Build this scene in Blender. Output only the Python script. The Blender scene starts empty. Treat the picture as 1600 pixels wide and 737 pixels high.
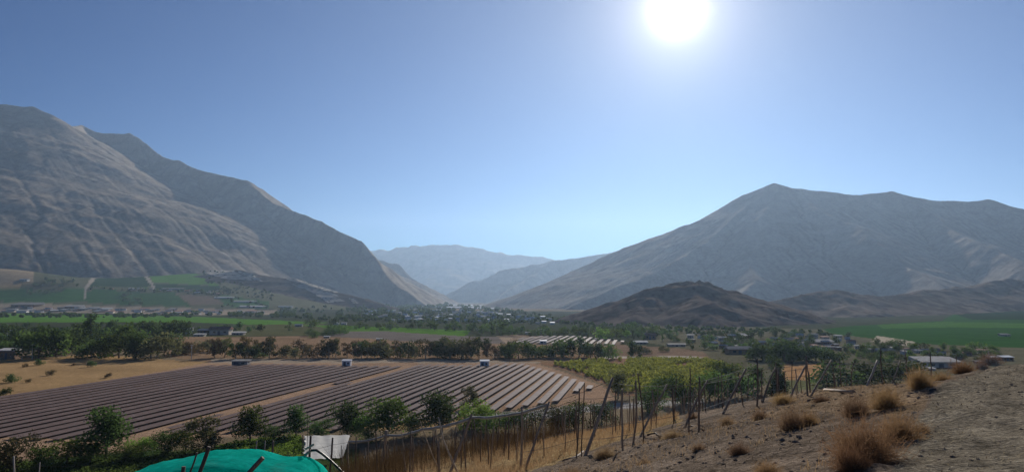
import bpy, math, random
import numpy as np
from mathutils import Vector

random.seed(7)
RNG = np.random.default_rng(7)
SC = bpy.context.scene
COL = SC.collection

# ------------------------------------------------------------------ camera, world, sun, exposure
F = 1186.0                      # focal length in photo pixels (1600 px wide)
TH = math.atan(101.5 / F)       # upward tilt
EYE = np.array([0.0, 0.0, 40.0])
cam_d = bpy.data.cameras.new('camera')
cam_d.sensor_width = 36.0
cam_d.lens = 36.0 * F / 1600.0
cam_d.clip_start = 0.1
cam_d.clip_end = 60000
cam = bpy.data.objects.new('camera', cam_d)
COL.objects.link(cam)
cam.location = EYE
cam.rotation_euler = (math.pi / 2 + TH, 0, 0)
SC.camera = cam

SUN_EL = math.radians(21.0)
SUN_AZ = math.radians(12.6)     # clockwise from +Y
SUN_DIR = Vector((math.sin(SUN_AZ) * math.cos(SUN_EL), math.cos(SUN_AZ) * math.cos(SUN_EL), math.sin(SUN_EL)))
world = bpy.data.worlds.new('World')
SC.world = world
world.use_nodes = True
wn, wl = world.node_tree.nodes, world.node_tree.links
wn.clear()
w_out = wn.new('ShaderNodeOutputWorld')
w_bg = wn.new('ShaderNodeBackground')
w_sky = wn.new('ShaderNodeTexSky')
w_sky.sky_type = 'NISHITA'
w_sky.sun_disc = False
w_sky.sun_elevation = SUN_EL
w_sky.sun_rotation = SUN_AZ
w_sky.altitude = 600
w_sky.air_density = 1.0
w_sky.dust_density = 0.15
w_sky.ozone_density = 4.0
w_bg.inputs['Strength'].default_value = 0.0235
# the blown-out sun and its aureole, fixed to the sky's sun direction
w_tc = wn.new('ShaderNodeTexCoord')
w_dot = wn.new('ShaderNodeVectorMath'); w_dot.operation = 'DOT_PRODUCT'
w_dot.inputs[1].default_value = SUN_DIR
wl.new(w_tc.outputs['Generated'], w_dot.inputs[0])
def wmath(op, a, b=None):
    n = wn.new('ShaderNodeMath'); n.operation = op
    for i, v in enumerate((a, b)):
        if v is None: continue
        if isinstance(v, (int, float)): n.inputs[i].default_value = v
        else: wl.new(v, n.inputs[i])
    return n.outputs[0]
w_ang = wmath('ARCCOSINE', wmath('MINIMUM', w_dot.outputs['Value'], 0.99999))
core = wmath('MULTIPLY', wmath('EXPONENT', wmath('MULTIPLY', wmath('POWER', wmath('DIVIDE', w_ang, 0.022), 2.0), -1.0)), 80.0)
halo = wmath('MULTIPLY', wmath('EXPONENT', wmath('DIVIDE', w_ang, -0.040)), 44.0)
glow = wmath('ADD', wmath('ADD', core, halo), wmath('MULTIPLY', wmath('EXPONENT', wmath('DIVIDE', w_ang, -0.17)), 13.0))
w_mul = wn.new('ShaderNodeVectorMath'); w_mul.operation = 'SCALE'
w_mul.inputs[0].default_value = (1.08, 0.98, 0.84)
wl.new(glow, w_mul.inputs['Scale'])
w_add = wn.new('ShaderNodeVectorMath'); w_add.operation = 'ADD'
w_dim = wn.new('ShaderNodeVectorMath'); w_dim.operation = 'SCALE'; w_dim.inputs['Scale'].default_value = 0.12
wl.new(w_sky.outputs[0], w_dim.inputs[0])
w_gam = wn.new('ShaderNodeGamma'); w_gam.inputs[1].default_value = 1.3      # deep, clear mountain-sky blue
wl.new(w_dim.outputs[0], w_gam.inputs[0])
w_up = wn.new('ShaderNodeVectorMath'); w_up.operation = 'MULTIPLY'; w_up.inputs[1].default_value = (4.6, 10.5, 16.2)
wl.new(w_gam.outputs[0], w_up.inputs[0])
wl.new(w_up.outputs[0], w_add.inputs[0])
wl.new(w_mul.outputs[0], w_add.inputs[1])
wl.new(w_add.outputs[0], w_bg.inputs['Color'])
wl.new(w_bg.outputs[0], w_out.inputs['Surface'])

sun_d = bpy.data.lights.new('sun', 'SUN')
sun_d.energy = 5.0
sun_d.angle = math.radians(0.5)
sun_d.color = (1.0, 0.94, 0.86)
sun = bpy.data.objects.new('sun', sun_d)
COL.objects.link(sun)
sun.rotation_euler = (-SUN_DIR).to_track_quat('-Z', 'Y').to_euler()

SC.view_settings.view_transform = 'Standard'
SC.view_settings.look = 'None'
SC.view_settings.gamma = 1.0
SC.view_settings.exposure = 0.17
cy = SC.cycles
cy.use_denoising = True
cy.denoiser = 'OPENIMAGEDENOISE'
cy.volume_bounces = 1
cy.max_bounces = 5
cy.diffuse_bounces = 2
cy.transparent_max_bounces = 8
cy.sample_clamp_indirect = 4.0

# ------------------------------------------------------------------ projection and noise helpers
FW = np.array([0, math.cos(TH), math.sin(TH)])
UP = np.array([0, -math.sin(TH), math.cos(TH)])
RT = np.array([1.0, 0, 0])

def rays(px, py):
    px = np.asarray(px, float); py = np.asarray(py, float)
    return F * FW + (px - 800)[..., None] * RT + (368.5 - py)[..., None] * UP

def at(px, py, D):
    """the point seen at photo pixel (px, py) at forward (y) distance D"""
    d = rays(px, py)
    return EYE + d * (np.asarray(D, float) / d[..., 1])[..., None]

def proj(P):
    v = np.asarray(P, float) - EYE
    f = v @ FW
    f = np.where(f > 0.05, f, 0.05)
    return 800 + F * (v @ RT) / f, 368.5 - F * (v @ UP) / f

def _hash(ix, iy, seed):
    n = (ix.astype(np.int64) * 374761393 + iy.astype(np.int64) * 668265263 + seed * 974634777) & 0x7fffffff
    n = ((n ^ (n >> 13)) * 1274126177) & 0x7fffffff
    n = (n ^ (n >> 16)) & 0xffff
    return n / 65535.0

def vnoise(x, y, seed=0):
    ix = np.floor(x); iy = np.floor(y)
    fx = x - ix; fy = y - iy
    fx = fx * fx * fx * (fx * (fx * 6 - 15) + 10); fy = fy * fy * fy * (fy * (fy * 6 - 15) + 10)
    a = _hash(ix, iy, seed); b = _hash(ix + 1, iy, seed)
    c = _hash(ix, iy + 1, seed); d = _hash(ix + 1, iy + 1, seed)
    return (a + (b - a) * fx) * (1 - fy) + (c + (d - c) * fx) * fy

def fbm(x, y, seed=0, octv=4, ridged=False):
    s = 0; amp = 1; tot = 0
    for k in range(octv):
        v = vnoise(x + 17.3 * k, y - 9.1 * k, seed + k) * 2 - 1
        if ridged: v = 1 - 2 * np.abs(v)
        s = s + v * amp; tot += amp
        amp *= 0.5; x = x * 2.03; y = y * 2.03
    return s / tot

def sstep(a, b, x):
    t = np.clip((x - a) / (b - a), 0, 1)
    return t * t * (3 - 2 * t)

def inpoly(px, py, poly):
    px = np.asarray(px, float); py = np.asarray(py, float)
    r = np.zeros(px.shape, bool)
    n = len(poly)
    for i in range(n):
        x0, y0 = poly[i]; x1, y1 = poly[(i + 1) % n]
        if y0 == y1: continue
        c = (y0 > py) != (y1 > py)
        r ^= c & (px < (x1 - x0) * (py - y0) / (y1 - y0) + x0)
    return r

# ------------------------------------------------------------------ ground height
CP = [(1500, 737, 7.1), (1400, 737, 7.2), (1600, 650, 10.6), (1500, 640, 11.2), (1600, 600, 14.6), (1600, 567, 21), (1525, 583, 17), (1470, 598, 15.2),
      (1310, 737, 7.7), (1200, 737, 9.0), (1100, 737, 10.8), (1000, 737, 13.5), (900, 737, 17), (812, 735, 22), (700, 745, 26), (590, 752, 29),
      (973, 705, 21), (1092, 676, 22), (1150, 652, 24), (1184, 634, 28), (1262, 620, 28), (1300, 606, 33), (1380, 601, 30), (1430, 603, 22),
      (1410, 640, 13), (1345, 665, 11.5), (1240, 670, 14.5), (1190, 648, 19),
      (850, 690, 36), (700, 712, 42), (1000, 664, 38), (1100, 645, 39), (1200, 622, 41), (600, 728, 40),
      (600, 762, 62), (850, 735, 60), (1000, 715, 60), (1200, 690, 60), (1400, 690, 50), (1600, 660, 48), (1750, 640, 45),
      (350, 788, 17), (505, 775, 18), (100, 850, 17), (-200, 900, 17), (350, 815, 50), (100, 860, 50), (-300, 900, 45)]
_P = [at(a, b, c) for a, b, c in CP]
_P += [np.array(p, float) for p in ((0, 0, 38.4), (2, 3, 38.4), (5, -10, 38.5), (10, 3, 38.4), (20, 8, 38.4), (20, -5, 38.5), (-8, 0, 37.0), (-8, -12, 37.6), (-20, -5, 35), (-25, -30, 35), (20, -40, 39), (40, 0, 38.6), (0, -40, 38.5))]
_P = np.array(_P)
def _phi(r): return r
_n = len(_P)
_A = np.zeros((_n + 3, _n + 3))
_A[:_n, :_n] = _phi(np.hypot(_P[:, 0][:, None] - _P[:, 0], _P[:, 1][:, None] - _P[:, 1]))
_A[:_n, _n] = 1; _A[:_n, _n + 1] = _P[:, 0]; _A[:_n, _n + 2] = _P[:, 1]
_A[_n:, :_n] = _A[:_n, _n:].T
_W = np.linalg.solve(_A + np.diag([0.0] * (_n + 3)), np.concatenate([_P[:, 2], [0, 0, 0]]))

def hill(x, y):
    r = np.hypot(x, y) + 1e-9
    k = np.minimum(1, 52.0 / r)
    qx = x * k; qy = y * k
    z = np.full(x.shape, _W[_n]) + _W[_n + 1] * qx + _W[_n + 2] * qy
    for i in range(_n):
        z = z + _W[i] * np.hypot(qx - _P[i, 0], qy - _P[i, 1])
    front = sstep(-0.75, 0.1, y / r)
    z = z - np.maximum(r - 52, 0) * 0.45 * front
    return z

def H(x, y):
    x = np.asarray(x, float); y = np.asarray(y, float)
    z = np.zeros(x.shape)
    r = np.hypot(x, y)
    near = (r < 170) | (y < 0)
    if near.any():
        xn, yn = x[near], y[near]
        h = hill(xn, yn)
        z[near] = np.where(h > 0, np.sqrt(h * h + 0.5), 0.5 * np.exp(np.minimum(h, 0)))
        z[near] = np.maximum(h, 0)
    u = x / np.maximum(y, 1)
    # alluvial fan rising to the mountain on the left
    fan = np.maximum(y - 2700, 0) * 0.132
    m = 1 - sstep(-0.40, -0.14, u)
    z = z + np.where(y > 2700, np.minimum(fan, 420) * m, 0)
    # tan knoll at the left edge of the fan
    kx, ky = -2350.0, 3350.0
    z = z + 95 * np.exp(-(((x - kx) / 420) ** 2 + ((y - ky) / 330) ** 2))
    # gentle rise of the far valley floor and of the vineyard on the right
    z = z + np.maximum(y - 4200, 0) * 0.004
    z = z + np.where(y > 600, 14 * sstep(0.40, 0.75, u) * sstep(900, 2600, y), 0)
    return z

def hit(px, py):
    """first ground point along the photo rays (vectorised)"""
    px = np.atleast_1d(np.asarray(px, float)); py = np.atleast_1d(np.asarray(py, float))
    d = rays(px, py); d = d / d[:, 1:2]
    D = np.full(px.shape, 4.0 if py.max() > 560 else 300.0); done = np.zeros(px.shape, bool); lo = D.copy()
    step = 1.012 if py.max() > 560 else 1.006
    while not done.all() and D.min() < 15000:
        P = EYE + d * D[:, None]
        below = (P[:, 2] <= H(P[:, 0], P[:, 1])) & ~done
        done |= below
        lo = np.where(done, lo, D)
        D = np.where(done, D, D * step)
        if D[~done].size and D[~done].min() > 14000: break
    hi = D.copy()
    for _ in range(18):
        mid = (lo + hi) / 2
        P = EYE + d * mid[:, None]
        b = P[:, 2] <= H(P[:, 0], P[:, 1])
        hi = np.where(b, mid, hi); lo = np.where(b, lo, mid)
    P = EYE + d * hi[:, None]
    P[:, 2] = H(P[:, 0], P[:, 1])
    return P

def flat(px, py, z=0.0):
    d = rays(px, py)
    t = (z - EYE[2]) / d[..., 2]
    return EYE + d * t[..., None]

# ------------------------------------------------------------------ mesh helpers
def mesh_np(name, V, Q=None, T=None, smooth=False, colors=None, mats=None):
    me = bpy.data.meshes.new(name)
    V = np.asarray(V, np.float32)
    nq = 0 if Q is None else len(Q); nt = 0 if T is None else len(T)
    me.vertices.add(len(V)); me.vertices.foreach_set('co', V.ravel())
    li = []
    if nq: li.append(np.asarray(Q, np.int32).ravel())
    if nt: li.append(np.asarray(T, np.int32).ravel())
    li = np.concatenate(li)
    me.loops.add(len(li)); me.loops.foreach_set('vertex_index', li)
    me.polygons.add(nq + nt)
    tot = np.concatenate([np.full(nq, 4, np.int32), np.full(nt, 3, np.int32)])
    st = np.concatenate([[0], np.cumsum(tot)[:-1]]).astype(np.int32)
    me.polygons.foreach_set('loop_start', st)
    me.polygons.foreach_set('use_smooth', np.full(nq + nt, bool(smooth)))
    me.update(calc_edges=True)
    if colors is not None:
        a = me.color_attributes.new('Col', 'FLOAT_COLOR', 'POINT')
        c = np.ones((len(V), 4), np.float32); c[:, :3] = colors
        a.data.foreach_set('color', c.ravel())
    me.validate()
    return me

def obj(name, me, mat=None, parent=None, loc=None):
    o = bpy.data.objects.new(name, me)
    COL.objects.link(o)
    if mat is not None and me is not None and not me.materials: me.materials.append(mat)
    if parent is not None: o.parent = parent
    if loc is not None: o.location = loc
    return o

def thing(name, label, cat, loc=(0, 0, 0), rz=0.0, group=None, scale=None):
    o = bpy.data.objects.new(name, None)
    COL.objects.link(o)
    o.empty_display_size = 0.2
    o.location = loc; o.rotation_euler = (0, 0, rz)
    if scale is not None: o.scale = scale if hasattr(scale, '__len__') else (scale,) * 3
    o['label'] = label; o['category'] = cat
    if group: o['group'] = group
    return o

def tag(o, label, cat, group=None, kind=None):
    if label: o['label'] = label
    if cat: o['category'] = cat
    if group: o['group'] = group
    if kind: o['kind'] = kind
    return o

class MB:
    def __init__(s): s.v = []; s.q = []; s.t = []; s.n = 0
    def add(s, V, Q=(), T=()):
        V = np.asarray(V, float)
        s.v.append(V)
        for f in Q: s.q.append([i + s.n for i in f])
        for f in T: s.t.append([i + s.n for i in f])
        s.n += len(V)
    def box(s, x0, x1, y0, y1, z0, z1):
        s.add([(x0, y0, z0), (x1, y0, z0), (x1, y1, z0), (x0, y1, z0), (x0, y0, z1), (x1, y0, z1), (x1, y1, z1), (x0, y1, z1)],
              [(0, 3, 2, 1), (4, 5, 6, 7), (0, 1, 5, 4), (1, 2, 6, 5), (2, 3, 7, 6), (3, 0, 4, 7)])
    def tube(s, pts, rad, n=6, cap=True):
        pts = np.asarray(pts, float); m = len(pts)
        rad = np.full(m, rad, float) if np.isscalar(rad) else np.asarray(rad, float)
        tg = np.gradient(pts, axis=0); tg /= np.linalg.norm(tg, axis=1)[:, None] + 1e-12
        ref = np.array([0, 0, 1.0]) if abs(tg[0][2]) < 0.9 else np.array([1.0, 0, 0])
        V = []
        for i in range(m):
            a = np.cross(tg[i], ref); a /= np.linalg.norm(a) + 1e-12
            b = np.cross(tg[i], a)
            for k in range(n):
                w = 2 * math.pi * k / n
                V.append(pts[i] + rad[i] * (math.cos(w) * a + math.sin(w) * b))
        Q = [(i * n + k, i * n + (k + 1) % n, (i + 1) * n + (k + 1) % n, (i + 1) * n + k) for i in range(m - 1) for k in range(n)]
        T = []
        if cap:
            V.append(pts[0]); V.append(pts[-1])
            c0, c1 = m * n, m * n + 1
            T += [(c0, (k + 1) % n, k) for k in range(n)]
            T += [(c1, (m - 1) * n + k, (m - 1) * n + (k + 1) % n) for k in range(n)]
        s.add(V, Q, T)
    def mesh(s, name, smooth=False):
        return mesh_np(name, np.concatenate(s.v), s.q or None, s.t or None, smooth)
    def build(s, name, mat, parent=None, loc=None, smooth=False):
        return obj(name, s.mesh(name, smooth), mat, parent, loc)

ONES = 'zeroth first second third fourth fifth sixth seventh eighth ninth tenth eleventh twelfth thirteenth fourteenth fifteenth sixteenth seventeenth eighteenth nineteenth'.split()
TENS = ['', '', 'twent', 'thirt', 'fort', 'fift', 'sixt', 'sevent', 'eight', 'ninet']
def ordw(n):
    if n < 20: return ONES[n]
    if n >= 100: return 'hundred-and-' + ordw(n - 100) if n > 100 else 'hundredth'
    t, u = divmod(n, 10)
    return TENS[t] + ('ieth' if u == 0 else 'y-' + ONES[u])

# ------------------------------------------------------------------ materials
def base_mat(name):
    m = bpy.data.materials.new(name); m.use_nodes = True
    nt = m.node_tree; nt.nodes.clear()
    out = nt.nodes.new('ShaderNodeOutputMaterial')
    return m, nt.nodes, nt.links, out

def noise_node(N, L, scale, detail=4, coord='Object', vec_scale=None, rough=0.55):
    tc = N.new('ShaderNodeTexCoord')
    src = tc.outputs[coord]
    if vec_scale:
        mp = N.new('ShaderNodeMapping'); mp.inputs['Scale'].default_value = vec_scale
        L.new(src, mp.inputs['Vector']); src = mp.outputs[0]
    n = N.new('ShaderNodeTexNoise')
    n.inputs['Scale'].default_value = scale; n.inputs['Detail'].default_value = detail; n.inputs['Roughness'].default_value = rough
    L.new(src, n.inputs['Vector'])
    return n.outputs['Fac']

def ramp(N, L, fac, lo, hi, p0=0.3, p1=0.7):
    r = N.new('ShaderNodeValToRGB')
    r.color_ramp.elements[0].position = p0; r.color_ramp.elements[0].color = (*lo, 1)
    r.color_ramp.elements[1].position = p1; r.color_ramp.elements[1].color = (*hi, 1)
    L.new(fac, r.inputs[0])
    return r.outputs[0]

def simple(name, c, rough=0.85, var=0.3, scale=4.0, bump=0.0, spec=0.25, vec_scale=None, metal=0.0, random_var=0.0):
    m, N, L, out = base_mat(name)
    b = N.new('ShaderNodeBsdfPrincipled')
    f = noise_node(N, L, scale, vec_scale=vec_scale)
    lo = tuple(x * (1 - var) for x in c); hi = tuple(min(1, x * (1 + var)) for x in c)
    col = ramp(N, L, f, lo, hi)
    if random_var:
        oi = N.new('ShaderNodeObjectInfo')
        mr = N.new('ShaderNodeMapRange'); mr.inputs[3].default_value = 1 - random_var; mr.inputs[4].default_value = 1 + random_var
        L.new(oi.outputs['Random'], mr.inputs[0])
        hs = N.new('ShaderNodeHueSaturation'); L.new(col, hs.inputs['Color']); L.new(mr.outputs[0], hs.inputs['Value'])
        col = hs.outputs[0]
    L.new(col, b.inputs['Base Color'])
    b.inputs['Roughness'].default_value = rough; b.inputs['Specular IOR Level'].default_value = spec; b.inputs['Metallic'].default_value = metal
    if bump:
        bp = N.new('ShaderNodeBump'); bp.inputs['Strength'].default_value = bump; bp.inputs['Distance'].default_value = 0.05
        L.new(f, bp.inputs['Height']); L.new(bp.outputs[0], b.inputs['Normal'])
    L.new(b.outputs[0], out.inputs['Surface'])
    return m

def leaf_mat(name, c, c2, trans=0.3, scale=0.9):
    m, N, L, out = base_mat(name)
    f = noise_node(N, L, scale, detail=3)
    col = ramp(N, L, f, c, c2, 0.32, 0.68)
    oi = N.new('ShaderNodeObjectInfo')
    mr = N.new('ShaderNodeMapRange'); mr.inputs[3].default_value = 0.6; mr.inputs[4].default_value = 1.6
    L.new(oi.outputs['Random'], mr.inputs[0])
    hs = N.new('ShaderNodeHueSaturation'); L.new(col, hs.inputs['Color']); L.new(mr.outputs[0], hs.inputs['Value'])
    mr2 = N.new('ShaderNodeMapRange'); mr2.inputs[3].default_value = 0.475; mr2.inputs[4].default_value = 0.515
    L.new(oi.outputs['Random'], mr2.inputs[0]); L.new(mr2.outputs[0], hs.inputs['Hue'])
    d = N.new('ShaderNodeBsdfDiffuse'); t = N.new('ShaderNodeBsdfTranslucent')
    L.new(hs.outputs[0], d.inputs[0]); L.new(hs.outputs[0], t.inputs[0])
    mx = N.new('ShaderNodeMixShader'); mx.inputs[0].default_value = trans
    L.new(d.outputs[0], mx.inputs[1]); L.new(t.outputs[0], mx.inputs[2])
    L.new(mx.outputs[0], out.inputs['Surface'])
    return m

def attr_mat(name, scales=((0.6, 0.35), (0.05, 0.25)), rough=0.95, bump=0.0, bscale=3.0, bdist=0.05):
    """albedo from the mesh's own colour attribute, broken up by world-space noise"""
    m, N, L, out = base_mat(name)
    b = N.new('ShaderNodeBsdfPrincipled')
    a = N.new('ShaderNodeAttribute'); a.attribute_name = 'Col'
    col = a.outputs['Color']
    for sc, amt in scales:
        f = noise_node(N, L, sc, detail=6, rough=0.6)
        r = N.new('ShaderNodeMapRange'); r.inputs[1].default_value = 0.3; r.inputs[2].default_value = 0.7
        r.inputs[3].default_value = 1 - amt; r.inputs[4].default_value = 1 + amt
        L.new(f, r.inputs[0])
        v = N.new('ShaderNodeVectorMath'); v.operation = 'SCALE'
        L.new(col, v.inputs[0]); L.new(r.outputs[0], v.inputs['Scale'])
        col = v.outputs[0]
    L.new(col, b.inputs['Base Color'])
    b.inputs['Roughness'].default_value = rough; b.inputs['Specular IOR Level'].default_value = 0.0
    if bump:
        f = noise_node(N, L, bscale, detail=8, rough=0.65)
        bp = N.new('ShaderNodeBump'); bp.inputs['Strength'].default_value = bump; bp.inputs['Distance'].default_value = bdist
        L.new(f, bp.inputs['Height']); L.new(bp.outputs[0], b.inputs['Normal'])
    L.new(b.outputs[0], out.inputs['Surface'])
    return m

M = {}
M['ground'] = attr_mat('ground', ((16.0, 0.5), (2.6, 0.38), (0.5, 0.22), (0.03, 0.18)), bump=1.0, bscale=8.0, bdist=0.16)
M['mountain'] = attr_mat('mountain', ((0.06, 0.22), (0.008, 0.18)), bump=0.45, bscale=0.05, bdist=6.0)
M['bark'] = simple('bark', (0.14, 0.11, 0.085), 0.9, 0.35, 6)
M['pale_bark'] = simple('pale_bark', (0.30, 0.26, 0.21), 0.9, 0.3, 6)
M['leaf_dark'] = leaf_mat('leaf_dark', (0.034, 0.055, 0.018), (0.085, 0.13, 0.038), 0.42)
M['leaf_mid'] = leaf_mat('leaf_mid', (0.05, 0.082, 0.02), (0.115, 0.17, 0.04), 0.42)
M['leaf_olive'] = leaf_mat('leaf_olive', (0.065, 0.07, 0.03), (0.15, 0.145, 0.06), 0.42)
M['leaf_light'] = leaf_mat('leaf_light', (0.08, 0.13, 0.022), (0.18, 0.26, 0.05), 0.42)
M['leaf_vine'] = leaf_mat('leaf_vine', (0.11, 0.12, 0.02), (0.26, 0.24, 0.05), 0.45)
M['leaf_brown'] = leaf_mat('leaf_brown', (0.08, 0.06, 0.03), (0.15, 0.11, 0.05))
M['weed'] = leaf_mat('weed', (0.16, 0.095, 0.048), (0.34, 0.215, 0.11), 0.4, 3.0)
M['weed_grey'] = leaf_mat('weed_grey', (0.19, 0.125, 0.07), (0.40, 0.29, 0.16), 0.35, 3.0)
M['straw'] = leaf_mat('straw', (0.40, 0.33, 0.20), (0.62, 0.54, 0.36), 0.2, 3.0)
M['twig'] = leaf_mat('twig', (0.10, 0.075, 0.05), (0.22, 0.16, 0.10), 0.1, 3.0)
M['grass'] = leaf_mat('grass', (0.36, 0.245, 0.115), (0.56, 0.41, 0.21), 0.3, 0.7)
M['wood'] = simple('wood', (0.30, 0.235, 0.175), 0.85, 0.35, 5, bump=0.3, vec_scale=(8, 8, 1), random_var=0.3)
M['wood_dark'] = simple('wood_dark', (0.15, 0.115, 0.092), 0.85, 0.35, 5, vec_scale=(8, 8, 1), random_var=0.3)
M['wood_pale'] = simple('wood_pale', (0.42, 0.37, 0.30), 0.85, 0.3, 5, vec_scale=(8, 8, 1))
M['stone'] = simple('stone', (0.23, 0.185, 0.145), 0.95, 0.45, 1.5, spec=0.0)
M['gravel_pale'] = simple('gravel_pale', (0.40, 0.36, 0.31), 0.95, 0.35, 0.02, spec=0.0)
M['panel'] = simple('panel', (0.165, 0.12, 0.108), 0.7, 0.15, 0.3, spec=0.012)
M['steel'] = simple('steel', (0.10, 0.09, 0.085), 0.6, 0.2, 2, metal=0.3)
M['wire'] = simple('wire', (0.13, 0.12, 0.11), 0.7, 0.1, 3, spec=0.1)
M['net_grey'] = simple('net_grey', (0.32, 0.32, 0.31), 0.9, 0.3, 8)
M['white_sheet'] = simple('white_sheet', (0.42, 0.41, 0.375), 0.8, 0.14, 0.4, bump=0.4)
M['white'] = simple('white', (0.75, 0.76, 0.78), 0.5, 0.06, 0.6)
M['roof_pale'] = simple('roof_pale', (0.44, 0.43, 0.41), 0.7, 0.3, 0.5, spec=0.0, random_var=0.4)
M['roof_grey'] = simple('roof_grey', (0.30, 0.29, 0.28), 0.85, 0.25, 0.5, spec=0.02, random_var=0.35)
M['roof_red'] = simple('roof_red', (0.34, 0.20, 0.15), 0.9, 0.25, 0.5, spec=0.02, random_var=0.3)
M['wall_pale'] = simple('wall_pale', (0.52, 0.46, 0.38), 0.9, 0.15, 0.6, random_var=0.35)
M['wall_white'] = simple('wall_white', (0.68, 0.67, 0.64), 0.8, 0.1, 0.6)
M['wall_brown'] = simple('wall_brown', (0.28, 0.18, 0.12), 0.9, 0.2, 0.6)
M['glass'] = simple('glass', (0.03, 0.035, 0.045), 0.15, 0.1, 1, spec=0.5)
M['door'] = simple('door', (0.10, 0.10, 0.13), 0.6, 0.15, 1)
M['hose'] = simple('hose', (0.02, 0.02, 0.022), 0.45, 0.2, 3, spec=0.4)
M['pole'] = simple('pole', (0.50, 0.47, 0.42), 0.85, 0.15, 3)

# green shade net: cloth that lets some light through
m, N, L, out = base_mat('green_net')
f = noise_node(N, L, 3.0, vec_scale=(1, 1, 4))
c = ramp(N, L, f, (0.015, 0.70, 0.56), (0.035, 0.90, 0.76))
dustf = noise_node(N, L, 1.3, detail=7, rough=0.7)
weave = noise_node(N, L, 30.0, detail=2, vec_scale=(0.25, 3.0, 1.0))
dm_ = N.new('ShaderNodeMix'); dm_.data_type = 'RGBA'
mr_ = N.new('ShaderNodeMapRange'); mr_.inputs[1].default_value = 0.52; mr_.inputs[2].default_value = 0.75; mr_.inputs[3].default_value = 0.0; mr_.inputs[4].default_value = 0.45
L.new(dustf, mr_.inputs[0]); L.new(mr_.outputs[0], dm_.inputs['Factor']); L.new(c, dm_.inputs['A']); dm_.inputs['B'].default_value = (0.22, 0.45, 0.36, 1)
wv_ = N.new('ShaderNodeMapRange'); wv_.inputs[1].default_value = 0.35; wv_.inputs[2].default_value = 0.65; wv_.inputs[3].default_value = 0.78; wv_.inputs[4].default_value = 1.12
L.new(weave, wv_.inputs[0]); ws_ = N.new('ShaderNodeVectorMath'); ws_.operation = 'SCALE'
L.new(dm_.outputs['Result'], ws_.inputs[0]); L.new(wv_.outputs[0], ws_.inputs['Scale']); c = ws_.outputs[0]
d = N.new('ShaderNodeBsdfDiffuse'); t = N.new('ShaderNodeBsdfTranslucent')
L.new(c, d.inputs[0]); L.new(c, t.inputs[0])
bp = N.new('ShaderNodeBump'); bp.inputs['Strength'].default_value = 0.6; bp.inputs['Distance'].default_value = 0.06
L.new(noise_node(N, L, 2.2, vec_scale=(0.5, 2.0, 2.0)), bp.inputs['Height']); L.new(bp.outputs[0], d.inputs['Normal'])
mx = N.new('ShaderNodeMixShader'); mx.inputs[0].default_value = 0.68
L.new(d.outputs[0], mx.inputs[1]); L.new(t.outputs[0], mx.inputs[2]); L.new(mx.outputs[0], out.inputs['Surface'])
M['green_net'] = m

# ------------------------------------------------------------------ ground sheet
azs = np.concatenate([np.arange(-180, -46, 3.0), np.arange(-46, 46, 0.11), np.arange(46, 180, 3.0)])
azs = np.radians(azs)
rr = [0.6]
while rr[-1] < 17000: rr.append(rr[-1] * (1.03 if rr[-1] < 6 else 1.018))
rr = np.array(rr)
AZ, RR = np.meshgrid(azs, rr)
GX = np.sin(AZ) * RR; GY = np.cos(AZ) * RR
GZ = H(GX, GY)
nearw = 1 - sstep(60, 110, RR)
GZ = GZ + nearw * (0.10 * fbm(GX * 0.55, GY * 0.55, 3, 4) + 0.035 * fbm(GX * 3.1, GY * 3.1, 9, 3) + 0.022 * fbm(GX * 9, GY * 9, 13, 3))
GZ = GZ + (1 - nearw) * 0.5 * sstep(600, 1500, RR) * fbm(GX * 0.01, GY * 0.01, 5, 3)
P = np.stack([GX, GY, GZ], -1)
QX, QY = proj(P)
front = GY > 0.5
n1 = fbm(GX * 0.8, GY * 0.8, 21, 4); n2 = fbm(GX * 0.02, GY * 0.02, 22, 4); n3 = fbm(GX * 0.004, GY * 0.004, 24, 3)
C = np.zeros(P.shape)
def paint(mask, c, jit=0.0, nz=None):
    c = np.array(c)
    if nz is not None:
        C[mask] = c * (1 + jit * nz[mask])[:, None]
    else: C[mask] = c
allm = np.ones(GX.shape, bool)
paint(allm, (0.20, 0.155, 0.10), 0.25, n2)
far = RR > 150
# --- valley patches, photo polygons laid onto the ground where they stand
PATCH = []
def patch(poly, c, wob=1.0, jit=0.15): PATCH.append((poly, c, wob, jit))
GREEN = (0.05, 0.12, 0.025); DKGREEN = (0.026, 0.055, 0.022); BRIGHT = (0.085, 0.19, 0.025); OLIVE = (0.10, 0.10, 0.045)
TAN = (0.33, 0.265, 0.19); GOLD = (0.36, 0.235, 0.115); SOIL = (0.37, 0.245, 0.16); RED = (0.26, 0.155, 0.095); GREY = (0.17, 0.145, 0.125)
patch([(-200, 402), (700, 402), (700, 500), (-200, 500)], (0.115, 0.115, 0.065), 1)
patch([(-200, 478), (700, 485), (1200, 488), (1700, 480), (1700, 545), (-200, 545)], (0.055, 0.062, 0.035), 1, 0.3)
patch([(-200, 412), (40, 408), (120, 417), (310, 404), (330, 412), (300, 424), (150, 424), (60, 420), (-200, 420)], (0.27, 0.22, 0.165))
patch([(-200, 404), (0, 404), (55, 422), (48, 445), (-30, 447), (-200, 450)], (0.30, 0.23, 0.15))
patch([(15, 407), (60, 409), (145, 418), (120, 421), (60, 420)], DKGREEN)
patch([(60, 421), (190, 421), (160, 430), (140, 436), (70, 432)], (0.09, 0.10, 0.06))
patch([(148, 432), (232, 426), (236, 447), (140, 449)], DKGREEN)
patch([(229, 421), (300, 424), (345, 446), (240, 441)], BRIGHT)
patch([(238, 442), (345, 447), (335, 457), (244, 452)], DKGREEN)
patch([(-100, 455), (50, 453), (130, 452), (136, 470), (60, 473), (-100, 469)], (0.042, 0.115, 0.026))
patch([(134, 453), (182, 453), (205, 476), (136, 472)], (0.036, 0.10, 0.024))
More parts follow.
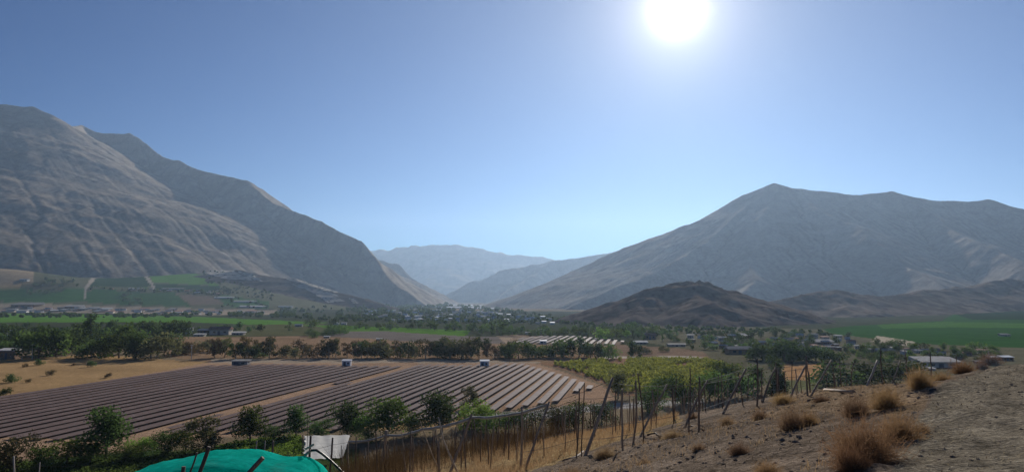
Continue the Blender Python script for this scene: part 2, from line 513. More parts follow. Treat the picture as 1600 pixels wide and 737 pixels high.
patch([(183, 455), (275, 457), (300, 479), (205, 476)], (0.045, 0.10, 0.03))
patch([(275, 459), (335, 463), (352, 476), (296, 476)], (0.17, 0.13, 0.09))
patch([(340, 460), (420, 470), (420, 482), (350, 478)], (0.05, 0.11, 0.035))
patch([(-100, 446), (35, 446), (35, 453), (-100, 454)], (0.36, 0.25, 0.13))
patch([(-100, 472), (60, 474), (130, 477), (290, 481), (430, 484), (440, 491), (330, 492), (160, 489), (-100, 487)], (0.30, 0.24, 0.175), 1.5, 0.3)
patch([(126, 428), (150, 434), (136, 452), (134, 468), (130, 468), (131, 450), (143, 434)], (0.36, 0.31, 0.25), 0.2)
patch([(222, 426), (228, 426), (243, 450), (239, 450)], (0.36, 0.31, 0.25), 0.2)
# pale cut terraces on the foothill
for a, b, c_, d_ in (((318, 424), (360, 419), (396, 438), (372, 436)), ((330, 432), (372, 437), (398, 442), (340, 438))):
    patch([a, b, c_, d_], (0.42, 0.37, 0.31), 1.0, 0.3)
# middle distance
patch([(-100, 489), (110, 490), (320, 495), (520, 504), (430, 508), (300, 503), (-100, 503)], BRIGHT)
patch([(370, 508), (505, 505), (512, 512), (494, 523), (330, 526)], OLIVE)
patch([(455, 507), (560, 509), (735, 516), (728, 525), (600, 517), (540, 519), (500, 510)], (0.09, 0.19, 0.022))
patch([(540, 518), (600, 517), (728, 525), (790, 526), (800, 537), (640, 533), (490, 531)], GREY)
patch([(-100, 508), (330, 512), (330, 524), (-100, 530)], (0.045, 0.055, 0.026))
patch([(250, 527), (500, 524), (640, 533), (800, 537), (1010, 541), (1090, 546), (1120, 560), (860, 566), (320, 566), (255, 556)], (0.25, 0.165, 0.10), 1.5, 0.3)
patch([(775, 525), (800, 522), (975, 534), (960, 542), (820, 538)], (0.26, 0.195, 0.14))
patch([(780, 528), (790, 523), (800, 526), (802, 537), (792, 537)], (0.36, 0.28, 0.20), 0.5)
patch([(960, 538), (1100, 545), (1110, 556), (930, 556)], (0.22, 0.15, 0.10), 1, 0.3)
patch([(935, 556), (1085, 556), (1100, 559), (940, 560)], (0.46, 0.40, 0.33), 0.3)
patch([(1000, 505), (1300, 515), (1450, 535), (1640, 545), (1640, 600), (1150, 600), (1100, 550), (1010, 535)], (0.13, 0.12, 0.075), 2, 0.4)
patch([(1225, 567), (1283, 569), (1296, 592), (1222, 594)], (0.40, 0.23, 0.11), 1.0, 0.2)
patch([(1225, 594), (1290, 592), (1330, 603), (1220, 612)], (0.15, 0.15, 0.07))
# right vineyard
patch([(1285, 514), (1330, 509), (1380, 506), (1470, 501), (1495, 488), (1760, 486), (1760, 548), (1560, 542), (1425, 536), (1300, 521)], (0.030, 0.088, 0.018), 0.8)
patch([(1370, 507), (1480, 502), (1640, 506), (1760, 508), (1760, 514), (1500, 511), (1380, 513)], (0.06, 0.14, 0.024), 1)
patch([(1480, 487), (1760, 484), (1760, 500), (1520, 499)], (0.018, 0.038, 0.016), 0.8)
patch([(1370, 524), (1430, 534), (1424, 541), (1360, 533)], (0.42, 0.36, 0.27), 0.8)
# golden field, solar yard, young vines, roads
patch([(-200, 566), (0, 561), (110, 556), (150, 552), (260, 562), (335, 565), (245, 584), (80, 611), (-200, 646)], GOLD, 1.2, 0.2)
patch([(-200, 640), (80, 608), (245, 581), (330, 565), (830, 565), (885, 582), (945, 604), (962, 625), (850, 641), (760, 652), (500, 668), (240, 694), (150, 712), (-200, 730)], SOIL, 0.4, 0.12)
patch([(840, 567), (1000, 559), (1112, 562), (1145, 574), (1165, 592), (1100, 612), (960, 618), (945, 600), (885, 578)], RED, 1.5, 0.2)
patch([(480, 655), (520, 645), (760, 648), (700, 668), (500, 672)], GOLD, 1, 0.2)
patch([(330, 560), (700, 561), (850, 566), (330, 567)], (0.36, 0.29, 0.215), 0.5)
patch([(-200, 735), (200, 706), (470, 690), (560, 700), (560, 800), (-200, 800)], (0.055, 0.085, 0.03), 1)
patch([(770, 645), (860, 636), (960, 630), (1100, 622), (1100, 630), (940, 640), (850, 652), (780, 655)], (0.33, 0.31, 0.29), 1.0, 0.35)
for poly, c, wob, jit in PATCH:
    wx = QX + wob * 1.6 * n3 + wob * 0.8 * n2; wy = QY + wob * 0.5 * n2
    mk = far & front & inpoly(wx, wy, poly)
    paint(mk, c, jit, n2 * 0.6 + n1 * 0.4)
# --- the hillside the camera stands on
nearm = RR < 112
onhill = (GZ > 0.6) & ((RR < 150) | (GY < 0))
paint(onhill, (0.235, 0.185, 0.14), 0.25, n1)
wx = QX + 14 * n1; wy = QY + 8 * n1
hm = onhill & front
paint(hm & inpoly(wx, wy, [(300, 900), (540, 745), (700, 700), (850, 655), (1010, 630), (1060, 625), (1060, 660), (1010, 676), (880, 716), (800, 745), (700, 900)]), (0.42, 0.30, 0.155), 0.2, n1)
paint(hm & inpoly(wx, wy, [(1180, 655), (1260, 606), (1430, 596), (1480, 596), (1432, 640), (1330, 650), (1250, 640)]), (0.28, 0.205, 0.135), 0.25, n1)
tm = onhill & inpoly(QX + 8 * n1, QY + 4 * n1, [(1380, 760), (1435, 650), (1475, 600), (1530, 582), (1570, 568), (1700, 560), (2600, 560), (2600, 3000), (1300, 3000)])
tm |= onhill & (~front)
paint(tm, (0.26, 0.225, 0.17), 0.2, n1)
nr, na = AZ.shape
idx = np.arange(nr * na).reshape(nr, na)
Q = np.stack([idx[:-1, :-1], idx[:-1, 1:], idx[1:, 1:], idx[1:, :-1]], -1).reshape(-1, 4)
Q2 = np.stack([idx[:-1, -1], idx[:-1, 0], idx[1:, 0], idx[1:, -1]], -1)
Q = np.concatenate([Q, Q2])
cc = P[0].mean(0); V = np.concatenate([P.reshape(-1, 3), [cc]])
T = np.array([(idx[0, k], len(V) - 1, idx[0, (k + 1) % na]) for k in range(na)])[:, ::-1]
Cc = np.concatenate([C.reshape(-1, 3), [[0.3, 0.26, 0.2]]])
# faces wound so that normals look up
ground = obj('ground', mesh_np('ground', V, Q, T, True, np.clip(Cc, 0.005, 0.9)), M['ground'])
tag(ground, 'valley floor and the stony hillside the camera stands on', None, kind='structure')
ground['category'] = 'ground'

# ------------------------------------------------------------------ mountains: ridge skeletons worn down by running water
def seg_field(X, Y, ridges, warp, slope, pw=1.0, kmax=25.0):
    wx = X + warp * fbm(X / (warp * 6), Y / (warp * 6), 41, 4); wy = Y + warp * fbm(X / (warp * 6), Y / (warp * 6), 57, 4)
    out = np.full(X.shape, -400.0)
    for item in ridges:
        pts = np.array([at(*p) for p in item['p']]); sl = item.get('s', slope)
        for a, b in zip(pts[:-1], pts[1:]):
            ab = b[:2] - a[:2]; l2 = ab @ ab
            t = np.clip(((wx - a[0]) * ab[0] + (wy - a[1]) * ab[1]) / l2, 0, 1)
            d = np.hypot(wx - a[0] - t * ab[0], wy - a[1] - t * ab[1])
            z = a[2] + (b[2] - a[2]) * t
            h = z - sl * d * (1 - 0.22 * np.minimum(d / 2200.0, 1)) - 0.0
            k = kmax
            mx = np.maximum(out, h)
            out = mx + k * 0.5 * np.exp(-np.abs(out - h) / k) * (np.abs(out - h) < 4 * k) * 0.5
    return out

def erode(z, cell, n=8, K=0.06, floor=None):
    h, w = z.shape
    offs = [(-1, -1), (-1, 0), (-1, 1), (0, -1), (0, 1), (1, -1), (1, 0), (1, 1)]
    for it in range(n):
        zp = np.pad(z, 1, mode='edge')
        best = np.zeros(z.shape); rec = np.arange(h * w).reshape(h, w)
        base = rec.copy()
        for dy, dx in offs:
            dist = cell * math.hypot(dx, dy)
            sl = (z - zp[1 + dy:1 + dy + h, 1 + dx:1 + dx + w]) / dist
            yy = np.clip(np.arange(h)[:, None] + dy, 0, h - 1); xx = np.clip(np.arange(w)[None, :] + dx, 0, w - 1)
            better = sl > best
            best = np.where(better, sl, best)
            rec = np.where(better, yy * w + xx, rec)
        order = np.argsort(-z.ravel(), kind='stable').tolist()
        A = [1.0] * (h * w); R = rec.ravel().tolist()
        for i in order:
            r = R[i]
            if r != i: A[r] += A[i]
        A = np.array(A).reshape(h, w)
        dz = K * np.sqrt(A) * best * cell * 0.35
        dz = np.minimum(dz, best * cell * 0.55)
        z = z - dz
        zp = np.pad(z, 1, mode='edge')
        lap = (zp[:-2, 1:-1] + zp[2:, 1:-1] + zp[1:-1, :-2] + zp[1:-1, 2:]) / 4 - z
        z = z + 0.12 * lap
    return z, A

def mountain(name, label, ridges, x0, x1, y0, y1, cell, slope, warp, col, col2, K=0.05, n=7, rough=10.0, seed=0, crag=0.35, rocky=0.0):
    xs = np.arange(x0, x1 + cell, cell); ys = np.arange(y0, y1 + cell, cell)
    X, Y = np.meshgrid(xs, ys)
    z = seg_field(X, Y, ridges, warp, slope)
    z = z + rough * fbm(X / (cell * 14), Y / (cell * 14), 71 + seed, 5, True) * sstep(0, 120, z - H(X, Y))
    z, A = erode(z, cell, n, K)
    nn0 = fbm(X / (cell * 25), Y / (cell * 25), 131 + seed, 3)
    z = z + rough * crag * fbm(X / (cell * 7), Y / (cell * 7), 91 + seed, 5, True) * (0.5 + np.clip(nn0, -0.4, 0.6))
    g = H(X, Y)
    z = np.maximum(z, g - 25)
    gy, gx = np.gradient(z, cell)
    st = np.hypot(gx, gy)
    nn = fbm(X / (cell * 30), Y / (cell * 30), 31 + seed, 4)
    wgt = np.clip(0.5 + 0.9 * nn + 0.5 * (st - slope), 0, 1)[..., None]
    C = np.array(col) * (1 - wgt) + np.array(col2) * wgt
    gul = np.clip(np.log(np.maximum(A, 1)) / 7 - 0.35, 0, 0.5)[..., None]       # darker brown along the gullies
    C = C * (1 - gul) + np.array((0.10, 0.095, 0.07)) * gul
    if rocky:
        rk = sstep(0.12, 0.34, fbm(X / (cell * 5), Y / (cell * 9), 201 + seed, 5, True) * 0.6 + 0.35 * fbm(X / (cell * 22), Y / (cell * 22), 207 + seed, 3))[..., None] * rocky
        C = C * (1 - rk) + np.array((0.055, 0.045, 0.042)) * rk
    h, w = X.shape
    idx = np.arange(h * w).reshape(h, w)
    keep = (np.maximum.reduce([(z - g)[:-1, :-1], (z - g)[1:, :-1], (z - g)[:-1, 1:], (z - g)[1:, 1:]]) > -20)
    Q = np.stack([idx[:-1, :-1], idx[:-1, 1:], idx[1:, 1:], idx[1:, :-1]], -1)[keep]
    V = np.stack([X, Y, z], -1).reshape(-1, 3)
    used = np.unique(Q); remap = np.zeros(h * w, int); remap[used] = np.arange(len(used))
    o = obj(name, mesh_np(name, V[used], remap[Q], None, True, C.reshape(-1, 3)[used]), M['mountain'])
    tag(o, label, 'mountain', kind='structure')
    return o

ROCK = (0.285, 0.235, 0.185); ROCK2 = (0.34, 0.283, 0.225)
mountain('mountain', 'tall bare brown mountain with two massifs filling the left side', [
    dict(p=[(-260, 120, 6500), (-100, 148, 6400), (0, 163, 6300), (45, 168, 6250), (78, 181, 6250), (104, 199, 6300)], s=0.60),
    dict(p=[(45, 168, 6250), (110, 235, 5800), (190, 300, 5400), (250, 350, 5050), (318, 408, 4600)], s=0.62),
    dict(p=[(-40, 200, 5900), (0, 270, 5300), (20, 340, 4900), (60, 400, 4500)], s=0.62),
    dict(p=[(104, 199, 6500), (130, 197, 6900), (160, 209, 6900), (206, 211, 6800), (250, 242, 6600)], s=0.82),
    dict(p=[(250, 242, 6600), (285, 250, 6400), (330, 269, 6250), (380, 282, 6100), (420, 309, 5900)], s=0.88),
    dict(p=[(420, 309, 5900), (510, 346, 5600), (560, 377, 5400), (590, 402, 5300), (633, 446, 5150), (665, 470, 5050)], s=0.95),
    dict(p=[(206, 211, 6800), (240, 280, 6200), (300, 350, 5700)], s=0.62),
    dict(p=[(380, 282, 6100), (440, 360, 5400), (500, 440, 4700)], s=0.60),
    dict(p=[(285, 250, 6400), (350, 350, 5500), (400, 420, 4800)], s=0.60),
], -5200, -200, 3500, 8200, 12.0, 0.62, 120.0, ROCK, ROCK2, K=0.026, n=7, rough=8.0, crag=0.9, rocky=0.3)
mountain('mountain', 'broad bare grey-brown mountain rising on the right side', [
    dict(p=[(770, 486, 5600), (800, 472, 5550), (900, 427, 5450), (1000, 384, 5350), (1060, 355, 5300), (1110, 333, 5250), (1160, 306, 5200), (1215, 287, 5200), (1290, 298, 5150), (1345, 303, 5100), (1395, 300, 5100), (1470, 315, 5000), (1540, 314, 5000), (1600, 330, 4900), (1760, 370, 4700)], s=0.52),
    dict(p=[(1215, 287, 5200), (1120, 370, 4500), (1000, 430, 3900), (880, 480, 3500)], s=0.52),
    dict(p=[(1235, 292, 5150), (1330, 350, 4300), (1420, 420, 3500), (1480, 465, 2900)], s=0.52),
    dict(p=[(1395, 300, 5100), (1500, 360, 4200), (1600, 410, 3400), (1660, 440, 3000)], s=0.52),
    dict(p=[(1220, 300, 5000), (1190, 390, 4100), (1170, 460, 3300)], s=0.52),
    dict(p=[(1540, 314, 5000), (1680, 390, 4000), (1750, 430, 3400)], s=0.52),
], -400, 4600, 2300, 7200, 12.0, 0.52, 110.0, (0.295, 0.255, 0.215), (0.35, 0.305, 0.258), K=0.032, n=7, rough=7.0, seed=5, crag=0.7, rocky=0.15)
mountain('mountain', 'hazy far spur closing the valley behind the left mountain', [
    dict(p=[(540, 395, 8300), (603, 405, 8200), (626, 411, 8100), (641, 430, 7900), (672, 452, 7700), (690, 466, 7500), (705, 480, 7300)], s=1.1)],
    -2600, -200, 6900, 9400, 25.0, 0.62, 110.0, (0.16, 0.132, 0.108), (0.21, 0.175, 0.142), K=0.05, n=6, rough=20, seed=9)  # spur's shade put into its colour: darker rock than the other ranges
mountain('mountain', 'pale hazy ridge sloping down from right to the valley mouth', [
    dict(p=[(680, 474, 9045), (700, 462, 9112), (735, 440, 9179), (800, 418, 9380), (860, 407, 9581), (930, 400, 9782), (1000, 386, 9916), (1100, 370, 10050)], s=0.66),
    dict(p=[(860, 407, 9581), (800, 450, 8442), (770, 475, 7839)], s=0.62)],
    -1700, 3300, 7500, 11700, 26.0, 0.62, 100.0, ROCK, ROCK2, K=0.05, n=6, rough=30, seed=11, crag=0.9)
mountain('mountain', 'palest distant serrated range at the end of the valley', [
    dict(p=[(480, 400, 14472), (590, 391, 14472), (640, 388, 14472), (700, 385, 14472), (735, 388, 14472), (790, 396, 14472), (840, 403, 14472), (900, 410, 14472), (1000, 415, 14472)], s=0.5)],
    -4900, 2950, 9600, 16700, 42.0, 0.5, 150.0, ROCK, ROCK2, K=0.05, n=6, rough=60, seed=15, crag=1.2)
mountain('rocky_hill', 'low dark rocky hill behind the village at the foot of the right mountain', [
    dict(p=[(880, 512, 1420), (940, 494, 1440), (1000, 474, 1470), (1040, 459, 1490), (1075, 449, 1500), (1110, 455, 1510), (1150, 466, 1540), (1190, 474, 1600), (1240, 484, 1650)], s=0.36),
    dict(p=[(1075, 449, 1500), (1100, 480, 1300), (1120, 505, 1180)], s=0.36),
    dict(p=[(1000, 474, 1470), (990, 500, 1250)], s=0.36)],
    -60, 900, 1000, 2100, 5.0, 0.36, 22.0, (0.135, 0.105, 0.088), (0.20, 0.158, 0.128), K=0.05, n=5, rough=15, seed=21, crag=0.55, rocky=0.8)
mountain('rocky_hill', 'long low rocky ridge between the right mountain and the green vineyard', [
    dict(p=[(1180, 478, 2100), (1250, 471, 2150), (1300, 463, 2200), (1345, 468, 2250), (1400, 467, 2300), (1440, 461, 2400), (1500, 452, 2600), (1560, 447, 2700), (1620, 440, 2750), (1760, 430, 2800)], s=0.26),
    dict(p=[(1300, 463, 2200), (1340, 490, 1900), (1360, 503, 1800)], s=0.24),
    dict(p=[(1440, 461, 2400), (1460, 485, 2150), (1500, 494, 2000)], s=0.24)],
    500, 2600, 1500, 3400, 9.0, 0.25, 40.0, (0.14, 0.112, 0.095), (0.20, 0.16, 0.13), K=0.05, n=5, rough=24, seed=25, crag=0.55, rocky=0.7)
mountain('foothill', 'dark brown foothill with pale cut terraces below the left mountain', [
    dict(p=[(300, 432, 4000), (380, 424, 3900), (450, 438, 3700), (520, 457, 3500), (600, 474, 3350)], s=0.30)],
    -2000, -350, 2700, 4600, 10.0, 0.30, 45.0, (0.10, 0.08, 0.065), (0.15, 0.118, 0.095), K=0.05, n=6, rough=14, seed=29, crag=0.5, rocky=0.5)


# ------------------------------------------------------------------ solar rows
_vp = rays(1006, 470); RD = np.array([_vp[0], _vp[1]]); RD /= np.linalg.norm(RD)      # direction of the rows
RN = np.array([RD[1], -RD[0]])                                                        # across the rows, to the right
PITCH = 4.3
def solar_block(poly_px, phrase, where, mat_panel, width=2.25, height=1.25, pitch=PITCH, lost=()):
    pts = flat(np.array([p[0] for p in poly_px]), np.array([p[1] for p in poly_px]))
    uv = np.stack([pts[:, :2] @ RN, pts[:, :2] @ RD], -1)
    rng = random.Random(3)
    k0 = math.ceil(uv[:, 0].min() / pitch); k1 = math.floor(uv[:, 0].max() / pitch)
    rows = []
    for k in range(k0, k1 + 1):
        u = k * pitch
        cuts = []
        for i in range(len(uv)):
            (a0, b0), (a1, b1) = uv[i], uv[(i + 1) % len(uv)]
            if (a0 > u) != (a1 > u): cuts.append(b0 + (b1 - b0) * (u - a0) / (a1 - a0))
        cuts.sort()
        if len(cuts) >= 2 and cuts[-1] - cuts[0] > 9: rows.append((u, cuts[0], cuts[-1]))
    rows.sort(key=lambda r: -r[0])
    for n, (u, a, b) in enumerate(rows):
        a = math.ceil(a / 7.0) * 7.0 if b - a > 30 else a
        L_ = b - a
        c = RN * u + RD * a
        t = thing('solar_row', '%s panel row from the right, %s' % (ordw(n + 1), where), 'solar panels',
                  (c[0], c[1], 0.0), math.atan2(RD[1], RD[0]), phrase)
        p = MB(); fr = MB()
        tilt = 0.07 + rng.uniform(-0.03, 0.03)
        y = 0.0
        npan = max(1, int(L_ / 28.0)); seg = L_ / npan
        for i in range(npan):
            x0 = i * seg + 0.06; x1 = (i + 1) * seg - 0.06
            z = height + rng.uniform(-0.02, 0.02); tl = tilt + rng.uniform(-0.012, 0.012)
            w = width / 2
            V = []
            for zz in (0.0, 0.05):
                V += [(x0, -w, z - w * tl + zz), (x1, -w, z - w * tl + zz), (x1, w, z + w * tl + zz), (x0, w, z + w * tl + zz)]
            p.add(V, [(0, 3, 2, 1), (4, 5, 6, 7), (0, 1, 5, 4), (1, 2, 6, 5), (2, 3, 7, 6), (3, 0, 4, 7)])
        p.build('panel_table', mat_panel, t)
        fr.tube([(0.1, 0, height - 0.12), (L_ - 0.1, 0, height - 0.12)], 0.07, 6)
        x = 1.0
        while x < L_:
            fr.box(x - 0.06, x + 0.06, -0.06, 0.06, -0.3, height - 0.15); x += 7.0
        fr.build('support_frame', M['steel'], t)
    return rows
solar_block([(-260, 645), (0, 627), (82, 613), (247, 586), (330, 572), (420, 570), (560, 572), (634, 573), (560, 592), (420, 623), (300, 648), (215, 672), (165, 688), (75, 696), (0, 688), (-260, 690)],
            'rows of the left solar block', 'left solar block', M['panel'], width=3.4, height=0.68, pitch=6.7)
solar_block([(640, 577), (652, 571), (735, 572), (815, 569), (838, 576), (870, 585), (905, 597), (932, 608), (905, 612), (885, 622), (858, 634), (800, 640), (748, 650), (690, 662), (500, 676), (360, 682), (245, 684), (248, 674), (330, 655), (440, 626), (560, 597)],
            'rows of the right solar block', 'right solar block', M['panel'], width=2.6, height=0.95, pitch=5.0)
solar_block([(800, 537), (815, 529), (850, 526), (900, 526), (975, 534), (965, 540), (900, 539)],
            'rows of the far solar plot', 'small far solar plot behind the tree belt', M['panel'], width=3.2, height=1.4, pitch=7.0)

# ------------------------------------------------------------------ sheds by the solar field
def cabin(px, py, wpx, hpx, label, matw, kind='equipment_cabin', gable=False, group=None, roofm=None, door=True, deep=0.6, name='equipment_cabin', cat='cabin', ang=0.0):
    p = hit(px, py)[0]
    k = p[1] / F
    w, h = wpx * k, hpx * k
    d = w * deep
    t = thing(name, label, cat, (p[0], p[1], p[2] - 0.05), ang, group)
    wm = MB(); wm.box(-w / 2, w / 2, 0, d, 0, h * 0.82); wm.build('wall', matw, t)
    r = MB(); o = 0.06 * w
    z0 = h * 0.82 + 0.003
    if gable:
        V = [(-w / 2 - o, -o, z0), (w / 2 + o, -o, z0), (w / 2 + o, d + o, z0), (-w / 2 - o, d + o, z0), (-w / 2 - o, d / 2, h * 1.12), (w / 2 + o, d / 2, h * 1.12)]
        r.add(V, [(0, 3, 2, 1), (0, 1, 5, 4), (2, 3, 4, 5)], [(1, 2, 5), (3, 0, 4)])
    else:
        V = [(-w / 2 - o, -o, z0), (w / 2 + o, -o, z0), (w / 2 + o, d + o, z0), (-w / 2 - o, d + o, z0),
             (-w / 2 - o, -o, z0 + h * 0.07), (w / 2 + o, -o, z0 + h * 0.07), (w / 2 + o, d + o, h * 1.06), (-w / 2 - o, d + o, h * 1.06)]
        r.add(V, [(0, 3, 2, 1), (4, 5, 6, 7), (0, 1, 5, 4), (1, 2, 6, 5), (2, 3, 7, 6), (3, 0, 4, 7)])
    r.build('roof', roofm or matw, t)
    if door:
        dm = MB(); dm.box(-w * 0.36, -w * 0.06, -0.04, -0.003, 0.05, h * 0.7); dm.build('door', M['door'], t)
        wi = MB(); wi.box(w * 0.1, w * 0.32, -0.03, -0.003, h * 0.36, h * 0.62); wi.build('window', M['glass'], t)
    return t
cabin(541, 572, 13, 10, 'white transformer cabin with a dark doorway at the far edge of the left solar block', M['white'])
cabin(757, 573, 13.5, 10.5, 'white transformer cabin with a dark doorway at the far edge of the right solar block', M['white'])
cabin(374, 571, 24, 8.5, 'long grey container cabin at the far left corner of the solar field', M['roof_grey'])
cabin(849, 537, 10, 5.5, 'small white cabin beside the far solar plot', M['white'])

# ------------------------------------------------------------------ trees
def leaf_cloud(rng, centers, radii, n, size, flat_=0.85, shell=0.55):
    """n small leaf-clump faces spread through a set of lobes"""
    centers = np.asarray(centers, float); radii = np.asarray(radii, float)
    w = radii ** 2; w = w / w.sum()
    k = rng.choice(len(radii), n, p=w)
    d = rng.normal(size=(n, 3)); d /= np.linalg.norm(d, axis=1)[:, None]
    r = shell + (1 - shell) * rng.random(n) ** 0.7
    r = r * (1 + 0.22 * rng.normal(size=n))
    c = centers[k] + d * (radii[k] * r)[:, None] * np.array([1, 1, flat_])
    a = rng.normal(size=(n, 3)); a /= np.linalg.norm(a, axis=1)[:, None]
    b = np.cross(a, rng.normal(size=(n, 3))); b /= np.linalg.norm(b, axis=1)[:, None]
    s = size * (0.6 + 0.8 * rng.random(n))[:, None]
    a = a * s; b = b * s * 0.62
    V = np.stack([c - a, c - b * 0.9 + a * 0.1, c + a, c + b], 1).reshape(-1, 3)
    Q = np.arange(4 * n).reshape(n, 4)
    return V, Q

def lobes(rng, kind):
    """crown lobes in a tree of height 1"""
    if kind == 'round':
        n = 14; c = []; r = []
        for i in range(n):
            a = rng.uniform(0, 2 * math.pi); q = rng.uniform(0.05, 0.34)
            c.append((q * math.cos(a), q * math.sin(a), 0.24 + 0.54 * (i + rng.uniform(0, 1)) / n)); r.append(rng.uniform(0.15, 0.25))
        return c, r
    if kind == 'bushy':
        n = 15; c = []; r = []
        for i in range(n):
            a = rng.uniform(0, 2 * math.pi); q = rng.uniform(0.1, 0.55)
            c.append((q * math.cos(a), q * math.sin(a), rng.uniform(0.14, 0.70) * (1 - 0.35 * q))); r.append(rng.uniform(0.16, 0.28))
        return c, r
    if kind == 'tall':
        n = 10; c = []; r = []
        for i in range(n):
            z = 0.2 + 0.72 * i / (n - 1); a = rng.uniform(0, 2 * math.pi)
            c.append((0.05 * math.cos(a), 0.05 * math.sin(a), z)); r.append(0.13 * (1 - 0.55 * abs(z - 0.42)))
        return c, r
    if kind == 'conifer':
        n = 12; c = []; r = []
        for i in range(n):
            z = 0.10 + 0.84 * i / (n - 1); a = rng.uniform(0, 2 * math.pi)
            c.append((0.04 * math.cos(a), 0.04 * math.sin(a), z)); r.append(0.24 * (1.03 - z) + 0.02)
        return c, r
    if kind == 'feathery':
        n = 17; c = []; r = []
        for i in range(n):
            a = rng.uniform(0, 2 * math.pi); q = rng.uniform(0.05, 0.42)
            c.append((q * math.cos(a), q * math.sin(a), 0.16 + 0.68 * (i + rng.uniform(0, 1)) / n)); r.append(rng.uniform(0.11, 0.2))
        return c, r

TREE = {}
def tree_meshes(kind, seed, n, leaf):
    key = (kind, seed, n)
    if key in TREE: return TREE[key]
    rng = np.random.default_rng(seed * 101 + len(kind) * 7 + n)
    c, r = lobes(rng, kind)
    V, Q = leaf_cloud(rng, c, r, n, leaf, 0.85, 0.35 if kind in ('feathery',) else 0.5)
    zmax = np.percentile(V[:, 2], 99.5); V = V / zmax
    V[:, 2] = np.maximum(V[:, 2], 0.01)
    crown = mesh_np('crown', V, Q)
    tb = MB()
    top = 0.5 if kind in ('round', 'bushy', 'feathery') else 0.85
    tb.tube([(0, 0, -0.04), (0.01, 0.005, 0.15), (-0.01, 0.01, 0.3), (0.0, 0.0, top)], [0.034, 0.026, 0.021, 0.008], 6)
    if kind in ('round', 'bushy', 'feathery'):
        for i in range(6):
            q = np.array(c[i % len(c)])
            tb.tube([(0, 0, 0.18 + 0.03 * i), tuple(q * 0.5 + np.array([0, 0, 0.12])), tuple(q)], [0.016, 0.010, 0.004], 5)
    trunk = tb.mesh('trunk')
    TREE[key] = (crown, trunk)
    return TREE[key]

CROWN_COPY = {}
TREES = []       # (thing, region) for naming from left to right at the end
def put_tree(P3, h, kind='round', leaf='leaf_mid', wide=1.0, detail=None, name=None, region=None, label=None, cat='tree', group=None, bark='bark', rng=random.Random(11)):
    D = P3[1]
    n = detail or (2600 if D < 320 else 900 if D < 620 else 380 if D < 1000 else 170)
    size = {2600: 0.026, 900: 0.042, 380: 0.06, 170: 0.085}.get(n, 0.05)
    if kind in ('tall',): size *= 0.6
    seed = rng.randrange(4)
    crown, trunk = tree_meshes(kind, seed, n, size)
    key = (kind, seed, n, leaf)
    if key not in CROWN_COPY:
        c2 = crown if not crown.materials else crown.copy()
        c2.materials.clear(); c2.materials.append(M[leaf]); CROWN_COPY[key] = c2
        if not trunk.materials: trunk.materials.append(M[bark])
    t = thing(name or ('tree' if kind != 'bushy' else 'shrub'), label or 'tree', cat, tuple(P3), rng.uniform(0, 6.28), group, (h * wide, h * wide, h))
    obj('crown', CROWN_COPY[key], None, t)
    obj('trunk', trunk, None, t)
    if region: TREES.append((t, region))
    return t
def ground_at(px, py):
    if py > 471:
        q = flat(np.array([px], float), np.array([py], float))[0]
        if 175 < q[1] < 2500 and abs(H(q[:1], q[1:2])[0]) < 0.02: return q
    return hit(px, py)[0]
def tree_px(px, py, hpx, z0=None, **kw):
    p = ground_at(px, py)
    return put_tree(p, hpx * p[1] / F, **kw)

